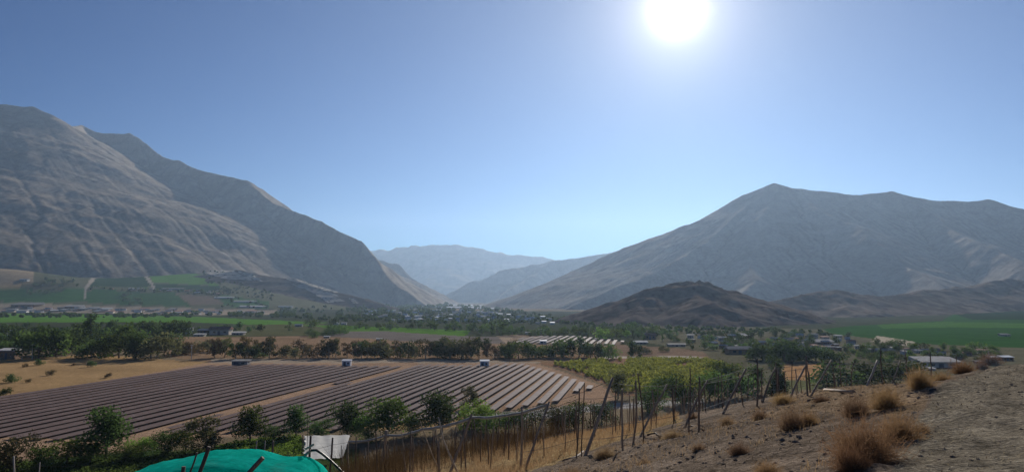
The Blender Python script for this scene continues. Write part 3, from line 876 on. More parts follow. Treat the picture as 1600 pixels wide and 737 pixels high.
# trees along the near edge of the solar field
NEAR = [
    (165, 716, 76, 'round', 'leaf_dark', 1.15, 'tallest dark loose-crowned tree at the near left edge of the solar field'),
    (22, 742, 60, 'bushy', 'leaf_olive', 1.0, 'olive shrub cut by the left edge of the picture below the solar rows'),
    (62, 742, 44, 'bushy', 'leaf_mid', 1.0, 'low green shrub second from the left below the solar rows'),
    (104, 724, 36, 'bushy', 'leaf_light', 1.1, 'small bright green shrub just left of the tallest dark tree'),
    (140, 724, 30, 'bushy', 'leaf_mid', 1.1, 'low green shrub in front of the tallest dark tree'),
    (196, 722, 26, 'bushy', 'leaf_mid', 1.1, 'low shrub at the right foot of the tallest dark tree'),
    (222, 714, 30, 'bushy', 'leaf_light', 1.0, 'round light green shrub left of the green shade net'),
    (262, 708, 34, 'bushy', 'leaf_dark', 1.2, 'dark shrub just behind the green shade net on its left side'),
    (322, 706, 54, 'feathery', 'leaf_olive', 1.0, 'feathery yellow-green tree standing behind the green shade net'),
    (290, 706, 36, 'bushy', 'leaf_mid', 1.0, 'shrub in front of the feathery tree behind the shade net'),
    (390, 692, 55, 'round', 'leaf_mid', 0.95, 'round-topped green tree between the feathery tree and the green crop'),
    (428, 689, 26, 'bushy', 'leaf_dark', 1.3, 'low dark shrub between two trees behind the green crop'),
    (462, 685, 50, 'round', 'leaf_dark', 0.85, 'slim dark tree behind the bright green crop rows'),
    (505, 684, 30, 'bushy', 'leaf_dark', 1.2, 'dark shrub behind the white sheet'),
    (542, 684, 56, 'round', 'leaf_dark', 1.05, 'dark tree directly behind the white sheet'),
    (575, 688, 40, 'bushy', 'leaf_mid', 1.0, 'green shrub right of the white sheet'),
    (606, 682, 60, 'round', 'leaf_mid', 1.25, 'broad green tree in the middle of the near tree line'),
    (650, 680, 30, 'bushy', 'leaf_dark', 1.1, 'low dark shrub between the two broadest near trees'),
    (690, 676, 64, 'round', 'leaf_dark', 1.15, 'broad dark tree before the solar rows, near the grey net roll'),
    (742, 668, 44, 'bushy', 'leaf_light', 0.9, 'light green shrub at the right foot of the broad dark tree'),
    (732, 638, 34, 'feathery', 'leaf_olive', 0.9, 'thin pale tree poking up among the solar rows'),
    (776, 676, 34, 'bushy', 'leaf_mid', 1.1, 'green shrub behind the first upright trellis posts'),
    (815, 674, 34, 'bushy', 'leaf_dark', 1.1, 'dark shrub behind the leaning pair of trellis posts'),
    (862, 672, 40, 'bushy', 'leaf_olive', 1.1, 'olive shrub below the right end of the solar rows'),
    (900, 668, 40, 'bushy', 'leaf_mid', 1.1, 'green shrub below the last short solar row'),
    (940, 662, 34, 'bushy', 'leaf_dark', 1.0, 'dark shrub behind the long leaning brace post'),
    (966, 622, 44, 'round', 'leaf_olive', 0.8, 'olive tree at the near right corner of the solar field'),
    (1012, 645, 42, 'bushy', 'leaf_dark', 1.0, 'dark shrub beyond the trellis, below the young vines'),
    (1040, 612, 26, 'bushy', 'leaf_mid', 1.0, 'small shrub among the lowest young vines'),
    (1068, 632, 46, 'bushy', 'leaf_dark', 0.95, 'dense dark shrub beyond the trellis right of the young vines'),
    (1108, 625, 44, 'round', 'leaf_mid', 1.1, 'green spreading tree at the right corner of the young vines'),
    (1140, 620, 40, 'bushy', 'leaf_dark', 1.1, 'dark shrub beyond the trellis left of the dark conifer'),
    (1130, 588, 26, 'bushy', 'leaf_light', 1.2, 'light green shrub at the far right corner of the young vines'),
    (1176, 612, 42, 'round', 'leaf_dark', 0.95, 'round dark tree just left of the dark conifer'),
    (1216, 622, 56, 'conifer', 'leaf_dark', 1.25, 'dense dark conifer standing left of the orange soil patch'),
    (1205, 572, 17, 'bushy', 'leaf_dark', 1.2, 'small dark bush behind the conifer'),
    (1238, 568, 14, 'round', 'leaf_dark', 1.0, 'small upright tree behind the orange soil patch'),
    (1310, 604, 36, 'bushy', 'leaf_dark', 1.4, 'dark scrub thicket right of the orange soil patch'),
    (1350, 600, 34, 'bushy', 'leaf_dark', 1.3, 'second dark scrub thicket right of the orange soil patch'),
    (1395, 598, 34, 'bushy', 'leaf_dark', 1.3, 'third dark scrub thicket, left of the long pale building'),
    (1425, 592, 28, 'bushy', 'leaf_mid', 1.2, 'green thicket touching the left end of the long pale building'),
]
for px, py, hp, kind, leaf, wd, lab in NEAR:
    tree_px(px, py, hp, kind=kind, leaf=leaf, wide=wd, label=lab, cat='shrub' if kind == 'bushy' else 'tree',
            name='shrub' if kind == 'bushy' else ('conifer_tree' if kind == 'conifer' else 'broadleaf_tree'),
            group='trees and shrubs below the solar field', rng=random.Random(px))

# the tree belt behind the solar field
rg = random.Random(5)
BELT = []
x = 335
while x < 1000:
    if not (424 < x < 440 or 500 < x < 512 or 952 < x < 972):
        BELT.append((x, 560 - rg.random() * 2.5, rg.uniform(17, 34)))
    x += rg.uniform(9, 18)
for px, py, hp in BELT:
    lf = rg.choice(['leaf_olive', 'leaf_olive', 'leaf_dark', 'leaf_olive', 'leaf_brown'] if px < 800 else ['leaf_dark', 'leaf_dark', 'leaf_mid'])
    tree_px(px, py, hp, kind=rg.choice(['feathery', 'bushy', 'feathery', 'bushy']), leaf=lf, wide=rg.uniform(0.75, 1.1), region='in the belt behind the solar field',
            name='belt_tree', group='trees in the belt behind the solar field', bark='pale_bark', rng=rg)
for px, py, hp, lf in [(300, 553, 20, 'leaf_brown'), (318, 548, 18, 'leaf_olive'), (345, 549, 20, 'leaf_olive'), (282, 552, 18, 'leaf_olive'), (420, 545, 14, 'leaf_brown'), (470, 546, 16, 'leaf_brown'), (560, 545, 14, 'leaf_brown'),
                       (620, 546, 14, 'leaf_olive'), (700, 547, 14, 'leaf_olive'), (1010, 552, 10, 'leaf_olive'), (1040, 549, 10, 'leaf_olive')]:
    tree_px(px, py, hp, kind='bushy', leaf=lf, wide=1.1, region='on the brown scrubland behind the tree belt', name='scrub_bush', cat='bush', group='bushes on the brown scrubland', rng=rg)

def scatter(poly, n, h0, h1, kinds, leaves, region, name, group, seed, mind=6.0, wide=(0.9, 1.3), cat='tree'):
    r_ = random.Random(seed); pts = []
    xs = [p[0] for p in poly]; ys = [p[1] for p in poly]
    tries = 0
    while len(pts) < n and tries < n * 60:
        tries += 1
        q = (r_.uniform(min(xs), max(xs)), r_.uniform(min(ys), max(ys)))
        if not inpoly(np.array([q[0]]), np.array([q[1]]), poly)[0]: continue
        if any(abs(q[0] - p[0]) + 2.2 * abs(q[1] - p[1]) < mind for p in pts): continue
        pts.append(q)
    for q in pts:
        tree_px(q[0], q[1], r_.uniform(h0, h1), kind=r_.choice(kinds), leaf=r_.choice(leaves), wide=r_.uniform(*wide), region=region, name=name, group=group, rng=r_, cat=cat)

# the dark grove on the left
for px, py, hp, kd, lf in [(32, 556, 36, 'round', 'leaf_dark'), (60, 560, 44, 'bushy', 'leaf_mid'), (88, 558, 48, 'round', 'leaf_dark'), (100, 553, 40, 'bushy', 'leaf_dark'), (118, 550, 26, 'bushy', 'leaf_mid'),
                           (143, 559, 32, 'bushy', 'leaf_mid'), (166, 556, 22, 'bushy', 'leaf_dark'), (186, 559, 40, 'bushy', 'leaf_mid'), (212, 561, 44, 'round', 'leaf_dark'), (236, 560, 40, 'bushy', 'leaf_olive'), (256, 556, 30, 'bushy', 'leaf_olive'), (205, 552, 46, 'round', 'leaf_mid')]:
    tree_px(px, py, hp, kind=kd, leaf=lf, wide=1.15 if kd == 'bushy' else 1.0, region='in the left grove, front row', name='grove_tree', group='front trees of the left grove', rng=rg)
scatter([(-10, 526), (320, 522), (250, 543), (-10, 550)], 34, 15, 30, ['round', 'round', 'bushy'], ['leaf_dark', 'leaf_dark', 'leaf_mid'], 'in the left grove, behind its front row', 'grove_tree', 'back trees of the left grove', 31, 16)
t = tree_px(140, 540, 50, kind='tall', leaf='leaf_dark', wide=1.5, name='dark_pine_tree', label='tall narrow black-green pine rising above the left grove', detail=900)
for px, py, hp in ((186, 531, 18), (206, 531, 20)):
    tree_px(px, py, hp, kind='conifer', leaf='leaf_dark', wide=0.9, region='among the grove houses', name='cypress_tree', group='small pointed cypresses in the left grove', rng=rg)
scatter([(0, 511), (330, 511), (540, 508), (540, 513), (330, 522), (0, 524)], 28, 6, 14, ['round', 'bushy'], ['leaf_dark', 'leaf_dark', 'leaf_mid'], 'along the green strip behind the grove', 'field_tree', 'trees along the green strip on the left', 37, 12)
scatter([(480, 526), (520, 516), (545, 514), (550, 519), (500, 529)], 9, 8, 14, ['bushy'], ['leaf_mid', 'leaf_dark'], 'in the hedge beside the grey ploughed field', 'hedge_tree', 'hedge trees between two fields', 41, 8)
scatter([(540, 512), (700, 514), (790, 516), (910, 522), (905, 527), (760, 526), (735, 518), (560, 515)], 48, 7, 15, ['round', 'bushy'], ['leaf_dark', 'leaf_mid', 'leaf_mid'], 'behind the bright green strip in mid valley', 'valley_tree', 'trees across the middle of the valley', 43, 8)
# village on the right
scatter([(905, 522), (960, 519), (1010, 520), (1060, 526), (1050, 534), (990, 532), (925, 530)], 24, 10, 19, ['round', 'tall', 'bushy'], ['leaf_mid', 'leaf_dark', 'leaf_light'], 'at the foot of the rocky hill', 'hill_foot_tree', 'trees at the foot of the rocky hill', 47, 9)
scatter([(1040, 526), (1200, 522), (1330, 528), (1345, 560), (1290, 566), (1190, 562), (1120, 556), (1060, 543)], 64, 8, 15, ['round', 'bushy', 'round'], ['leaf_dark', 'leaf_dark', 'leaf_mid'], 'in the village on the right', 'village_tree', 'trees in the right village', 53, 10)
scatter([(1330, 534), (1440, 545), (1600, 548), (1600, 562), (1500, 566), (1330, 572)], 46, 8, 15, ['round', 'bushy'], ['leaf_dark', 'leaf_mid', 'leaf_mid'], 'in front of the big right vineyard', 'village_tree', 'trees before the right vineyard', 59, 11)
for px, py, hp in ((1195, 562, 27), (1225, 563, 34), (1250, 563, 30), (1275, 564, 24), (1180, 562, 20), (1300, 566, 20)):
    tree_px(px, py, hp, kind='bushy', leaf='leaf_dark', wide=1.25, region='in the dark clump amid the right village', name='village_tree', group='big dark trees of the right village', rng=rg)
# trees on the fan on the left
scatter([(50, 438), (130, 440), (120, 452), (40, 450)], 12, 4, 9, ['round', 'bushy'], ['leaf_dark'], 'around the farm on the left slope', 'farm_tree', 'trees around the farm on the left slope', 61, 6)
scatter([(35, 455), (105, 453), (105, 458), (40, 460)], 8, 4, 6, ['bushy'], ['leaf_dark'], 'in the dark hedge below the hillside farm', 'hedge_tree', 'hedge trees below the farm', 62, 6)
scatter([(180, 456), (205, 456), (222, 476), (196, 478)], 9, 5, 8, ['bushy'], ['leaf_dark'], 'in the hedge between two slope fields', 'hedge_tree', 'hedge trees between the slope fields', 63, 6)
scatter([(150, 449), (345, 457), (350, 461), (150, 453)], 14, 3, 6, ['bushy'], ['leaf_dark', 'leaf_mid'], 'along the lane across the left slope', 'lane_tree', 'trees along the slope lane', 64, 8)

# dots in the golden field
for px, py, hp, lab in ((18, 597, 14, 'dark round bush alone near the left edge of the golden field'), (6, 619, 14, 'green reedy bush at the left edge beside the solar rows'), (39, 573, 6, 'small dark bush high on the golden field, left of a second one'),
                        (62, 570, 10, 'scrubby bush with a long shadow near the two power poles'), (142, 573, 10, 'leafless little tree in the middle of the golden field'), (168, 590, 8, 'grey bush beside the track at the solar field'),
                        (45, 597, 6, 'tiny dark bush right of the lone round bush'), (80, 586, 9, 'small spreading bush with bare stem in the golden field'), (115, 571, 4, 'tiny bush below the grove in the golden field')):
    tree_px(px, py, hp, kind='bushy', leaf='leaf_dark' if hp > 9 else 'leaf_brown', wide=0.9, label=lab, name='field_bush', cat='bush', group='bushes dotted over the golden field', rng=random.Random(px))

# ------------------------------------------------------------------ far tree cover and vines: nobody could count them
def bulk_cover(name, label, polys, n, h0, h1, leafsz, per, mat, seed, cat, dens=None):
    rng = np.random.default_rng(seed)
    VV = []
    tot = sum(p[1] for p in polys)
    for poly, wgt in polys:
        m_ = int(n * wgt / tot)
        xs = np.array([p[0] for p in poly]); ys = np.array([p[1] for p in poly])
        X = rng.uniform(xs.min(), xs.max(), m_ * 4); Y = rng.uniform(ys.min(), ys.max(), m_ * 4)
        k = inpoly(X, Y, poly) & (fbm(X * 0.06, Y * 0.35, seed, 3) > -0.12)
        X, Y = X[k][:m_], Y[k][:m_]
        B = hit(X, Y)
        hh = rng.uniform(h0, h1, len(B)) * B[:, 1] / F
        for j in range(per):
            d = rng.normal(size=(len(B), 3)); d /= np.linalg.norm(d, axis=1)[:, None]
            c = B + np.stack([d[:, 0] * hh * 0.5, d[:, 1] * hh * 0.5, hh * (0.48 + 0.42 * d[:, 2])], -1)
            a = rng.normal(size=(len(B), 3)); a /= np.linalg.norm(a, axis=1)[:, None]
            b = np.cross(a, d); b /= np.linalg.norm(b, axis=1)[:, None] + 1e-9
            s = (hh * leafsz)[:, None]
            VV.append(np.stack([c - a * s, c - b * s, c + a * s, c + b * s], 1).reshape(-1, 3))
    V = np.concatenate(VV)
    o = obj(name, mesh_np(name, V, np.arange(len(V)).reshape(-1, 4)), M[mat])
    return tag(o, label, cat, kind='stuff')
bulk_cover('distant_trees', 'hazy tree cover between the houses of the far valley floor', [
    ([(430, 484), (600, 483), (700, 476), (760, 481), (900, 497), (930, 507), (700, 506), (520, 502), (420, 494)], 10), ([(300, 489), (520, 493), (545, 499), (300, 493)], 3), ([(0, 491), (300, 492), (300, 496), (0, 496)], 2), ([(560, 474), (700, 476), (700, 482), (560, 482)], 2),
    ([(900, 505), (1080, 512), (1300, 519), (1300, 524), (1040, 524), (900, 516)], 4)], 1700, 2.2, 5.2, 0.42, 22, 'leaf_mid', 71, 'trees')
bulk_cover('slope_trees', 'specks of trees between fields on the left slope', [([(140, 450), (350, 456), (430, 480), (560, 478), (600, 484), (430, 486), (345, 480), (335, 462), (140, 453)], 3), ([(310, 415), (420, 445), (430, 470), (330, 455)], 2), ([(480, 462), (600, 470), (660, 480), (560, 480)], 2)], 420, 1.6, 3.6, 0.42, 14, 'leaf_dark', 73, 'trees')
# young vines in rows behind the right end of the solar field
rng = np.random.default_rng(77)
vine_poly = [(862, 569), (1000, 561), (1108, 563), (1140, 575), (1155, 592), (1095, 608), (965, 613), (948, 598), (900, 580)]
vp = flat(np.array([p[0] for p in vine_poly]), np.array([p[1] for p in vine_poly]))
U = np.arange(-20, 260, 3.2); W_ = np.arange(300, 640, 2.1)
g1, g2 = np.meshgrid(U, W_)
B = np.stack([g1.ravel() + rng.normal(0, 0.25, g1.size), g2.ravel() + rng.normal(0, 0.5, g1.size), np.zeros(g1.size)], -1)
bx, by = proj(B)
k = inpoly(bx, by, vine_poly) & (rng.random(len(B)) > 0.12) & (fbm(bx * 0.03, by * 0.1, 8, 3) > -0.35)
B = B[k]; hh = rng.uniform(1.6, 3.2, len(B))
VV = []
for j in range(26):
    d = rng.normal(size=(len(B), 3)); d /= np.linalg.norm(d, axis=1)[:, None]
    c = B + np.stack([d[:, 0] * hh * 0.42, d[:, 1] * hh * 0.42, hh * (0.5 + 0.45 * d[:, 2])], -1)
    a = rng.normal(size=(len(B), 3)); a /= np.linalg.norm(a, axis=1)[:, None]
    b = np.cross(a, d); b /= np.linalg.norm(b, axis=1)[:, None] + 1e-9
    s = (hh * 0.17)[:, None]
    VV.append(np.stack([c - a * s, c - b * s, c + a * s, c + b * s], 1).reshape(-1, 3))
V = np.concatenate(VV)
tag(obj('young_vines', mesh_np('young_vines', V, np.arange(len(V)).reshape(-1, 4)), M['leaf_vine']), 'yellow-green rows of young plants on reddish soil', 'crop', kind='stuff')
# bright leafy crop behind the shade net, scrub at the valley's near edge
def low_cover(name, label, poly, n, hm, leafm, mat, seed, cat):
    rng = np.random.default_rng(seed)
    xs = np.array([p[0] for p in poly]); ys = np.array([p[1] for p in poly])
    X = rng.uniform(xs.min(), xs.max(), n * 3); Y = rng.uniform(ys.min(), ys.max(), n * 3)
    k = inpoly(X, Y, poly); X, Y = X[k][:n], Y[k][:n]
    B = hit(X, Y)
    lump = 0.5 + 0.5 * fbm(B[:, 0] * 0.5, B[:, 1] * 0.12, seed, 3)
    c = B + np.stack([np.zeros(len(B)), np.zeros(len(B)), hm * rng.random(len(B)) * (0.3 + lump)], -1)
    a = rng.normal(size=(len(B), 3)); a[:, 2] *= 0.5; a /= np.linalg.norm(a, axis=1)[:, None]
    b = np.cross(a, rng.normal(size=(len(B), 3))); b /= np.linalg.norm(b, axis=1)[:, None]
    s = (leafm * rng.uniform(0.6, 1.4, len(B)))[:, None]
    V = np.stack([c - a * s, c - b * s * 0.7, c + a * s, c + b * s * 0.7], 1).reshape(-1, 3)
    o = obj(name, mesh_np(name, V, np.arange(len(V)).reshape(-1, 4)), M[mat])
    return tag(o, label, cat, kind='stuff')
low_cover('leafy_crop', 'bright green leafy crop rows behind the shade net', [(335, 700), (380, 690), (470, 682), (475, 700), (480, 716), (420, 718), (335, 716)], 9000, 1.2, 0.30, 'leaf_light', 81, 'crop')
low_cover('ground_creeper', 'low green creeper covering the ground left of the shade net', [(-20, 724), (80, 722), (240, 712), (345, 702), (345, 725), (250, 750), (-20, 760)], 9000, 0.9, 0.28, 'leaf_mid', 83, 'creeper')

# ------------------------------------------------------------------ houses and other buildings
def house_px(px, py, wpx, hpx, label, wall='wall_pale', roof='roof_pale', gable=True, deep=0.6, cat='house', name='house', group=None, ang=0.0, door=True):
    p = ground_at(px, py)
    k = p[1] / F; w, h = wpx * k, hpx * k; d = w * deep
    t = thing(name, label, cat, (p[0], p[1], p[2] - 0.1), ang, group)
    wm = MB(); wm.box(-w / 2, w / 2, 0, d, 0, h * 0.66); wm.build('wall', M[wall], t)
    r = MB(); o = 0.05 * w; z0 = h * 0.66 + 0.004
    if gable:
        zr = min(h, z0 + 0.24 * d)
        r.add([(-w / 2 - o, -o, z0), (w / 2 + o, -o, z0), (w / 2 + o, d + o, z0), (-w / 2 - o, d + o, z0), (-w / 2 - o, d / 2, zr), (w / 2 + o, d / 2, zr)],
              [(0, 3, 2, 1), (0, 1, 5, 4), (2, 3, 4, 5)], [(1, 2, 5), (3, 0, 4)])
    else:
        r.add([(-w / 2 - o, -o, z0), (w / 2 + o, -o, z0), (w / 2 + o, d + o, z0), (-w / 2 - o, d + o, z0),
               (-w / 2 - o, -o, z0 + h * 0.05), (w / 2 + o, -o, z0 + h * 0.05), (w / 2 + o, d + o, z0 + h * 0.05 + 0.17 * d), (-w / 2 - o, d + o, z0 + h * 0.05 + 0.17 * d)],
              [(0, 3, 2, 1), (4, 5, 6, 7), (0, 1, 5, 4), (1, 2, 6, 5), (2, 3, 7, 6), (3, 0, 4, 7)])
    r.build('roof', M[roof], t)
    if door:
        dm = MB(); dm.box(-w * 0.08, w * 0.06, -0.06, -0.004, 0.1, h * 0.5); dm.build('door', M['door'], t)
        for q in (-0.32, 0.22):
            wi = MB(); wi.box(w * q, w * (q + 0.14), -0.05, -0.004, h * 0.24, h * 0.46); wi.build('window', M['glass'], t)
    return t
# buildings one can pick out
house_px(9, 561, 26, 20, 'dark-walled house with a pale lean-to roof at the left edge by the power poles', 'wall_brown', 'roof_pale', False)
house_px(22, 518, 14, 4, 'long white roof in the trees above the left-edge house', 'wall_white', 'roof_pale', True)
house_px(342, 523, 30, 13, 'large pale stone house beyond the left grove, biggest of its cluster', 'wall_pale', 'roof_red', True)
house_px(320, 521, 22, 8, 'dark low house attached to the left of the large stone house', 'wall_brown', 'roof_grey', True)
house_px(294, 516, 11, 5, 'small white-roofed shed left of the large stone house', 'wall_white', 'roof_pale', False)
house_px(371, 523, 18, 5, 'long low pale wall-like shed right of the large stone house', 'wall_pale', 'roof_pale', False)
house_px(310, 525, 16, 4, 'low pale-roofed barn in front of the dark low house', 'wall_pale', 'roof_pale', False)
house_px(466, 510, 11, 4, 'tiny pale shed at the left end of the bright green strip', 'wall_pale', 'roof_pale', True)
house_px(525, 507, 8, 4, 'left one of two white sheds behind the bright green strip', 'wall_white', 'roof_pale', False)
house_px(537, 507, 8, 4, 'right one of two white sheds behind the bright green strip', 'wall_white', 'roof_pale', False)
house_px(592, 532, 9, 4.5, 'small pale field hut on the ploughed grey field', 'wall_pale', 'roof_pale', False)
house_px(510, 528, 9, 4, 'pale little hut at the near end of the short hedge', 'wall_pale', 'roof_pale', False)
house_px(748, 516, 7, 3.5, 'white shed among the mid valley trees, left of the dirt road', 'wall_white', 'roof_pale', False)
house_px(844, 521, 13, 8, 'tall pale house with a white roof behind the far solar plot', 'wall_pale', 'roof_pale', False)
house_px(826, 522, 10, 4, 'low pale house left of the tall one behind the far solar plot', 'wall_pale', 'roof_pale', False)
house_px(1016, 530, 18, 11, 'red-walled house with a pale roof at the foot of the rocky hill', 'wall_brown', 'roof_red', True)
house_px(1002, 537, 20, 4, 'flat pale yard roof left below the red-walled house', 'wall_pale', 'roof_pale', False)
house_px(1058, 541, 26, 5, 'long grey-roofed shed right of the red-walled house', 'wall_pale', 'roof_grey', True)
house_px(1157, 553, 36, 12, 'big barn with a wide grey roof in front of the right village', 'wall_brown', 'roof_grey', True)
house_px(1300, 546, 13, 6, 'white-roofed house right of the dark tree clump', 'wall_pale', 'roof_pale', False)
house_px(1280, 547, 10, 5, 'bright white roof just right of the dark tree clump', 'wall_white', 'roof_pale', False)
house_px(1288, 538, 32, 6, 'long low building with red wall and pale roof below the vineyard', 'wall_brown', 'roof_pale', False)
house_px(1270, 530, 16, 6, 'pale-roofed building at the left end of the right vineyard', 'wall_pale', 'roof_pale', True)
house_px(1472, 574, 58, 13, 'long pale block building behind the crest bushes', 'wall_pale', 'roof_grey', False)
house_px(1452, 578, 20, 4, 'low bright white roof in front of the long pale building', 'wall_white', 'roof_pale', False)
house_px(1500, 562, 12, 5, 'small grey-white house above the long pale building', 'wall_pale', 'roof_pale', True)
house_px(1552, 563, 13, 8, 'left one of two low buildings with bright white roofs at the right edge', 'wall_brown', 'white', False)
house_px(1575, 563, 18, 8, 'right one of two low buildings with bright white roofs at the right edge', 'wall_brown', 'white', False)
house_px(1531, 567, 12, 4, 'small pale roof just left of the two bright white roofs', 'wall_pale', 'roof_pale', False)
house_px(1572, 525, 14, 4, 'lone farm shed inside the big right vineyard', 'wall_pale', 'roof_pale', False)
house_px(35, 480, 36, 6, 'long dark packing shed on the tan strip, left of the second one', 'wall_brown', 'roof_grey', False)
house_px(112, 482, 22, 5, 'dark packing shed on the tan strip, right of the longer one', 'wall_brown', 'roof_grey', False)
house_px(36, 439, 12, 4, 'white farmhouse in the trees on the left slope', 'wall_white', 'roof_pale', True)
# plastic greenhouses on the slope
for px, py, wp, hp, lab in ((348, 466, 26, 3, 'upper pale greenhouse strip on the left slope'), (380, 472, 30, 3, 'lower pale greenhouse strip on the left slope'), (392, 480, 34, 3, 'longest pale greenhouse strip, lowest on the slope'), (268, 452, 30, 2.5, 'pale greenhouse roof by the slope lane'), (445, 480, 20, 3, 'short pale greenhouse at the foot of the foothill')):
    house_px(px, py, wp, hp, lab, 'wall_white', 'roof_pale', True, 0.5, 'greenhouse', 'greenhouse', 'greenhouses on the left slope', door=False)
# pale cut terraces of the foothill are low sheets of bare gravel lying on the slope
foot = bpy.data.objects['foothill']
from mathutils.bvhtree import BVHTree
_fv = [v.co.copy() for v in foot.data.vertices]; _fp = [tuple(p.vertices) for p in foot.data.polygons]
FB = BVHTree.FromPolygons(_fv, _fp)
def foot_pts(qs):
    qs = np.array(qs); G = hit(qs[:, 0], qs[:, 1]); out = []
    for q, g in zip(qs, G):
        r = FB.ray_cast(Vector(EYE), Vector(rays(q[0:1], q[1:2])[0]).normalized())
        out.append(np.array(r[0]) if r[0] is not None and r[0].y < g[1] else g)
    return np.array(out) + np.array([0, 0, 2.0])
for k_, (quad, lab) in enumerate((
        (((318, 426), (360, 421), (396, 438), (350, 436)), 'pale gravel terrace at the left end of the foothill, below the mountain gully'),
        (((362, 421), (392, 428), (412, 440), (398, 438)), 'narrow pale gravel terrace right of the left-end one on the foothill'),
        (((446, 436), (472, 437), (545, 457), (520, 457)), 'longest pale terrace strip, highest on the right half of the foothill'),
        (((455, 444), (480, 446), (532, 463), (505, 463)), 'middle pale terrace strip on the right half of the foothill'),
        (((486, 456), (510, 458), (540, 471), (512, 473)), 'lowest pale terrace strip on the right half of the foothill'),
        (((545, 466), (553, 467), (560, 474), (552, 474)), 'small pale terrace patch at the right tip of the foothill'))):
    nn_ = 16; V = []
    a_, b_, c_, d_ = [np.array(q, float) for q in quad]
    for j in range(9):
        for i_ in range(nn_ + 1):
            u, v = i_ / nn_, j / 8
            q = (a_ * (1 - u) + d_ * u) * (1 - v) + (b_ * (1 - u) + c_ * u) * v
            rj = random.Random(i_ * 31 + j * 7 + k_); q = q + np.array([rj.uniform(-1.2, 1.2), rj.uniform(-0.5, 0.5)])
            V.append(q)
    V = foot_pts(V)
    Q = [(j * (nn_ + 1) + i_, j * (nn_ + 1) + i_ + 1, (j + 1) * (nn_ + 1) + i_ + 1, (j + 1) * (nn_ + 1) + i_) for j in range(8) for i_ in range(nn_) if (i_ * 5 + j * 3 + k_) % 11]
    tag(obj('terrace', mesh_np('terrace', np.array(V), Q, None, True), M['gravel_pale']), lab, 'terrace', 'pale terraces cut into the foothill', kind='structure')
# village houses
HOUSES = []
def houses(poly, n, w0, w1, h0, h1, region, group, seed, mind, roofs=('roof_pale', 'roof_pale', 'roof_grey', 'roof_red'), walls=('wall_pale', 'wall_brown', 'wall_white'), label=None, detailed=True):
    r_ = random.Random(seed); pts = []; tries = 0
    xs = [p[0] for p in poly]; ys = [p[1] for p in poly]
    while len(pts) < n and tries < n * 80:
        tries += 1
        q = (r_.uniform(min(xs), max(xs)), r_.uniform(min(ys), max(ys)))
        if not inpoly(np.array([q[0]]), np.array([q[1]]), poly)[0]: continue
        if any(abs(q[0] - p[0]) + 3 * abs(q[1] - p[1]) < mind for p in pts): continue
        pts.append(q)
    for q in pts:
        t = house_px(q[0], q[1], r_.uniform(w0, w1), r_.uniform(h0, h1), label or 'house', r_.choice(walls), r_.choice(roofs), r_.random() < 0.6, r_.uniform(0.5, 0.9), 'house', 'village_house', group, r_.uniform(-0.4, 0.4), door=detailed)
        if not label: HOUSES.append((t, region))
houses([(1055, 526), (1200, 523), (1330, 527), (1340, 545), (1280, 552), (1200, 548), (1110, 545)], 52, 7, 13, 5, 7.5, 'in the right village', 'houses of the right village', 91, 9)
houses([(1330, 535), (1440, 546), (1540, 552), (1500, 560), (1340, 556)], 20, 8, 15, 5, 7.5, 'below the right vineyard', 'houses below the right vineyard', 92, 14)
houses([(0, 482), (130, 481), (290, 485), (420, 488), (430, 491), (280, 492), (120, 489), (0, 488)], 60, 6, 14, 2.8, 4.2, 'in the strip town below the left slope', 'houses of the strip town', 93, 8, detailed=False)
houses([(150, 516), (300, 518), (300, 526), (150, 524)], 7, 7, 11, 4, 5.5, 'among the trees of the left grove', 'houses in the left grove', 94, 16)
houses([(560, 488), (700, 484), (790, 490), (900, 502), (860, 507), (700, 504), (580, 500)], 110, 4, 8, 3.2, 4.6, None, 'hazy houses of the far valley town', 95, 5, ('roof_pale', 'white'), ('wall_white', 'wall_pale'), 'tiny pale-roofed house in the hazy town on the far valley floor', False)
houses([(660, 477), (760, 479), (770, 484), (650, 482)], 16, 8, 16, 2.0, 3.2, None, 'palest buildings at the valley mouth', 96, 9, ('white',), ('wall_white',), 'pale long building at the hazy mouth of the valley', False)
houses([(170, 449), (345, 456), (345, 460), (170, 453)], 16, 5, 9, 2.2, 3.2, 'along the lane across the left slope', 'houses along the slope lane', 97, 9, detailed=False)
# the white cone roof in the left grove
p = ground_at(143, 536); k = p[1] / F
t = thing('pavilion', 'white cone-roofed pavilion with a short mast among the left grove trees', 'pavilion', tuple(p))
mb = MB()
R0 = 7.5 * k; z0 = 5 * k; n = 16
prof = [(R0, z0), (R0 * 0.75, z0 + 2.2 * k), (R0 * 0.35, z0 + 4.2 * k), (0.05, z0 + 7.5 * k)]
V = [(r * math.cos(2 * math.pi * i / n), r * math.sin(2 * math.pi * i / n), z) for r, z in prof for i in range(n)]
mb.add(V, [(a * n + i, a * n + (i + 1) % n, (a + 1) * n + (i + 1) % n, (a + 1) * n + i) for a in range(3) for i in range(n)])
mb.build('roof', M['white_sheet'], t, smooth=True)
mb = MB(); mb.tube([(0, 0, 0), (0, 0, z0 + 11 * k)], 0.08, 6); mb.build('mast', M['pole'], t)
for i in range(6):
    mb = MB(); a = i * math.pi / 3; mb.tube([(R0 * 0.9 * math.cos(a), R0 * 0.9 * math.sin(a), 0), (R0 * 0.9 * math.cos(a), R0 * 0.9 * math.sin(a), z0 + 0.3)], 0.07, 6); mb.build('post', M['pole'], t)

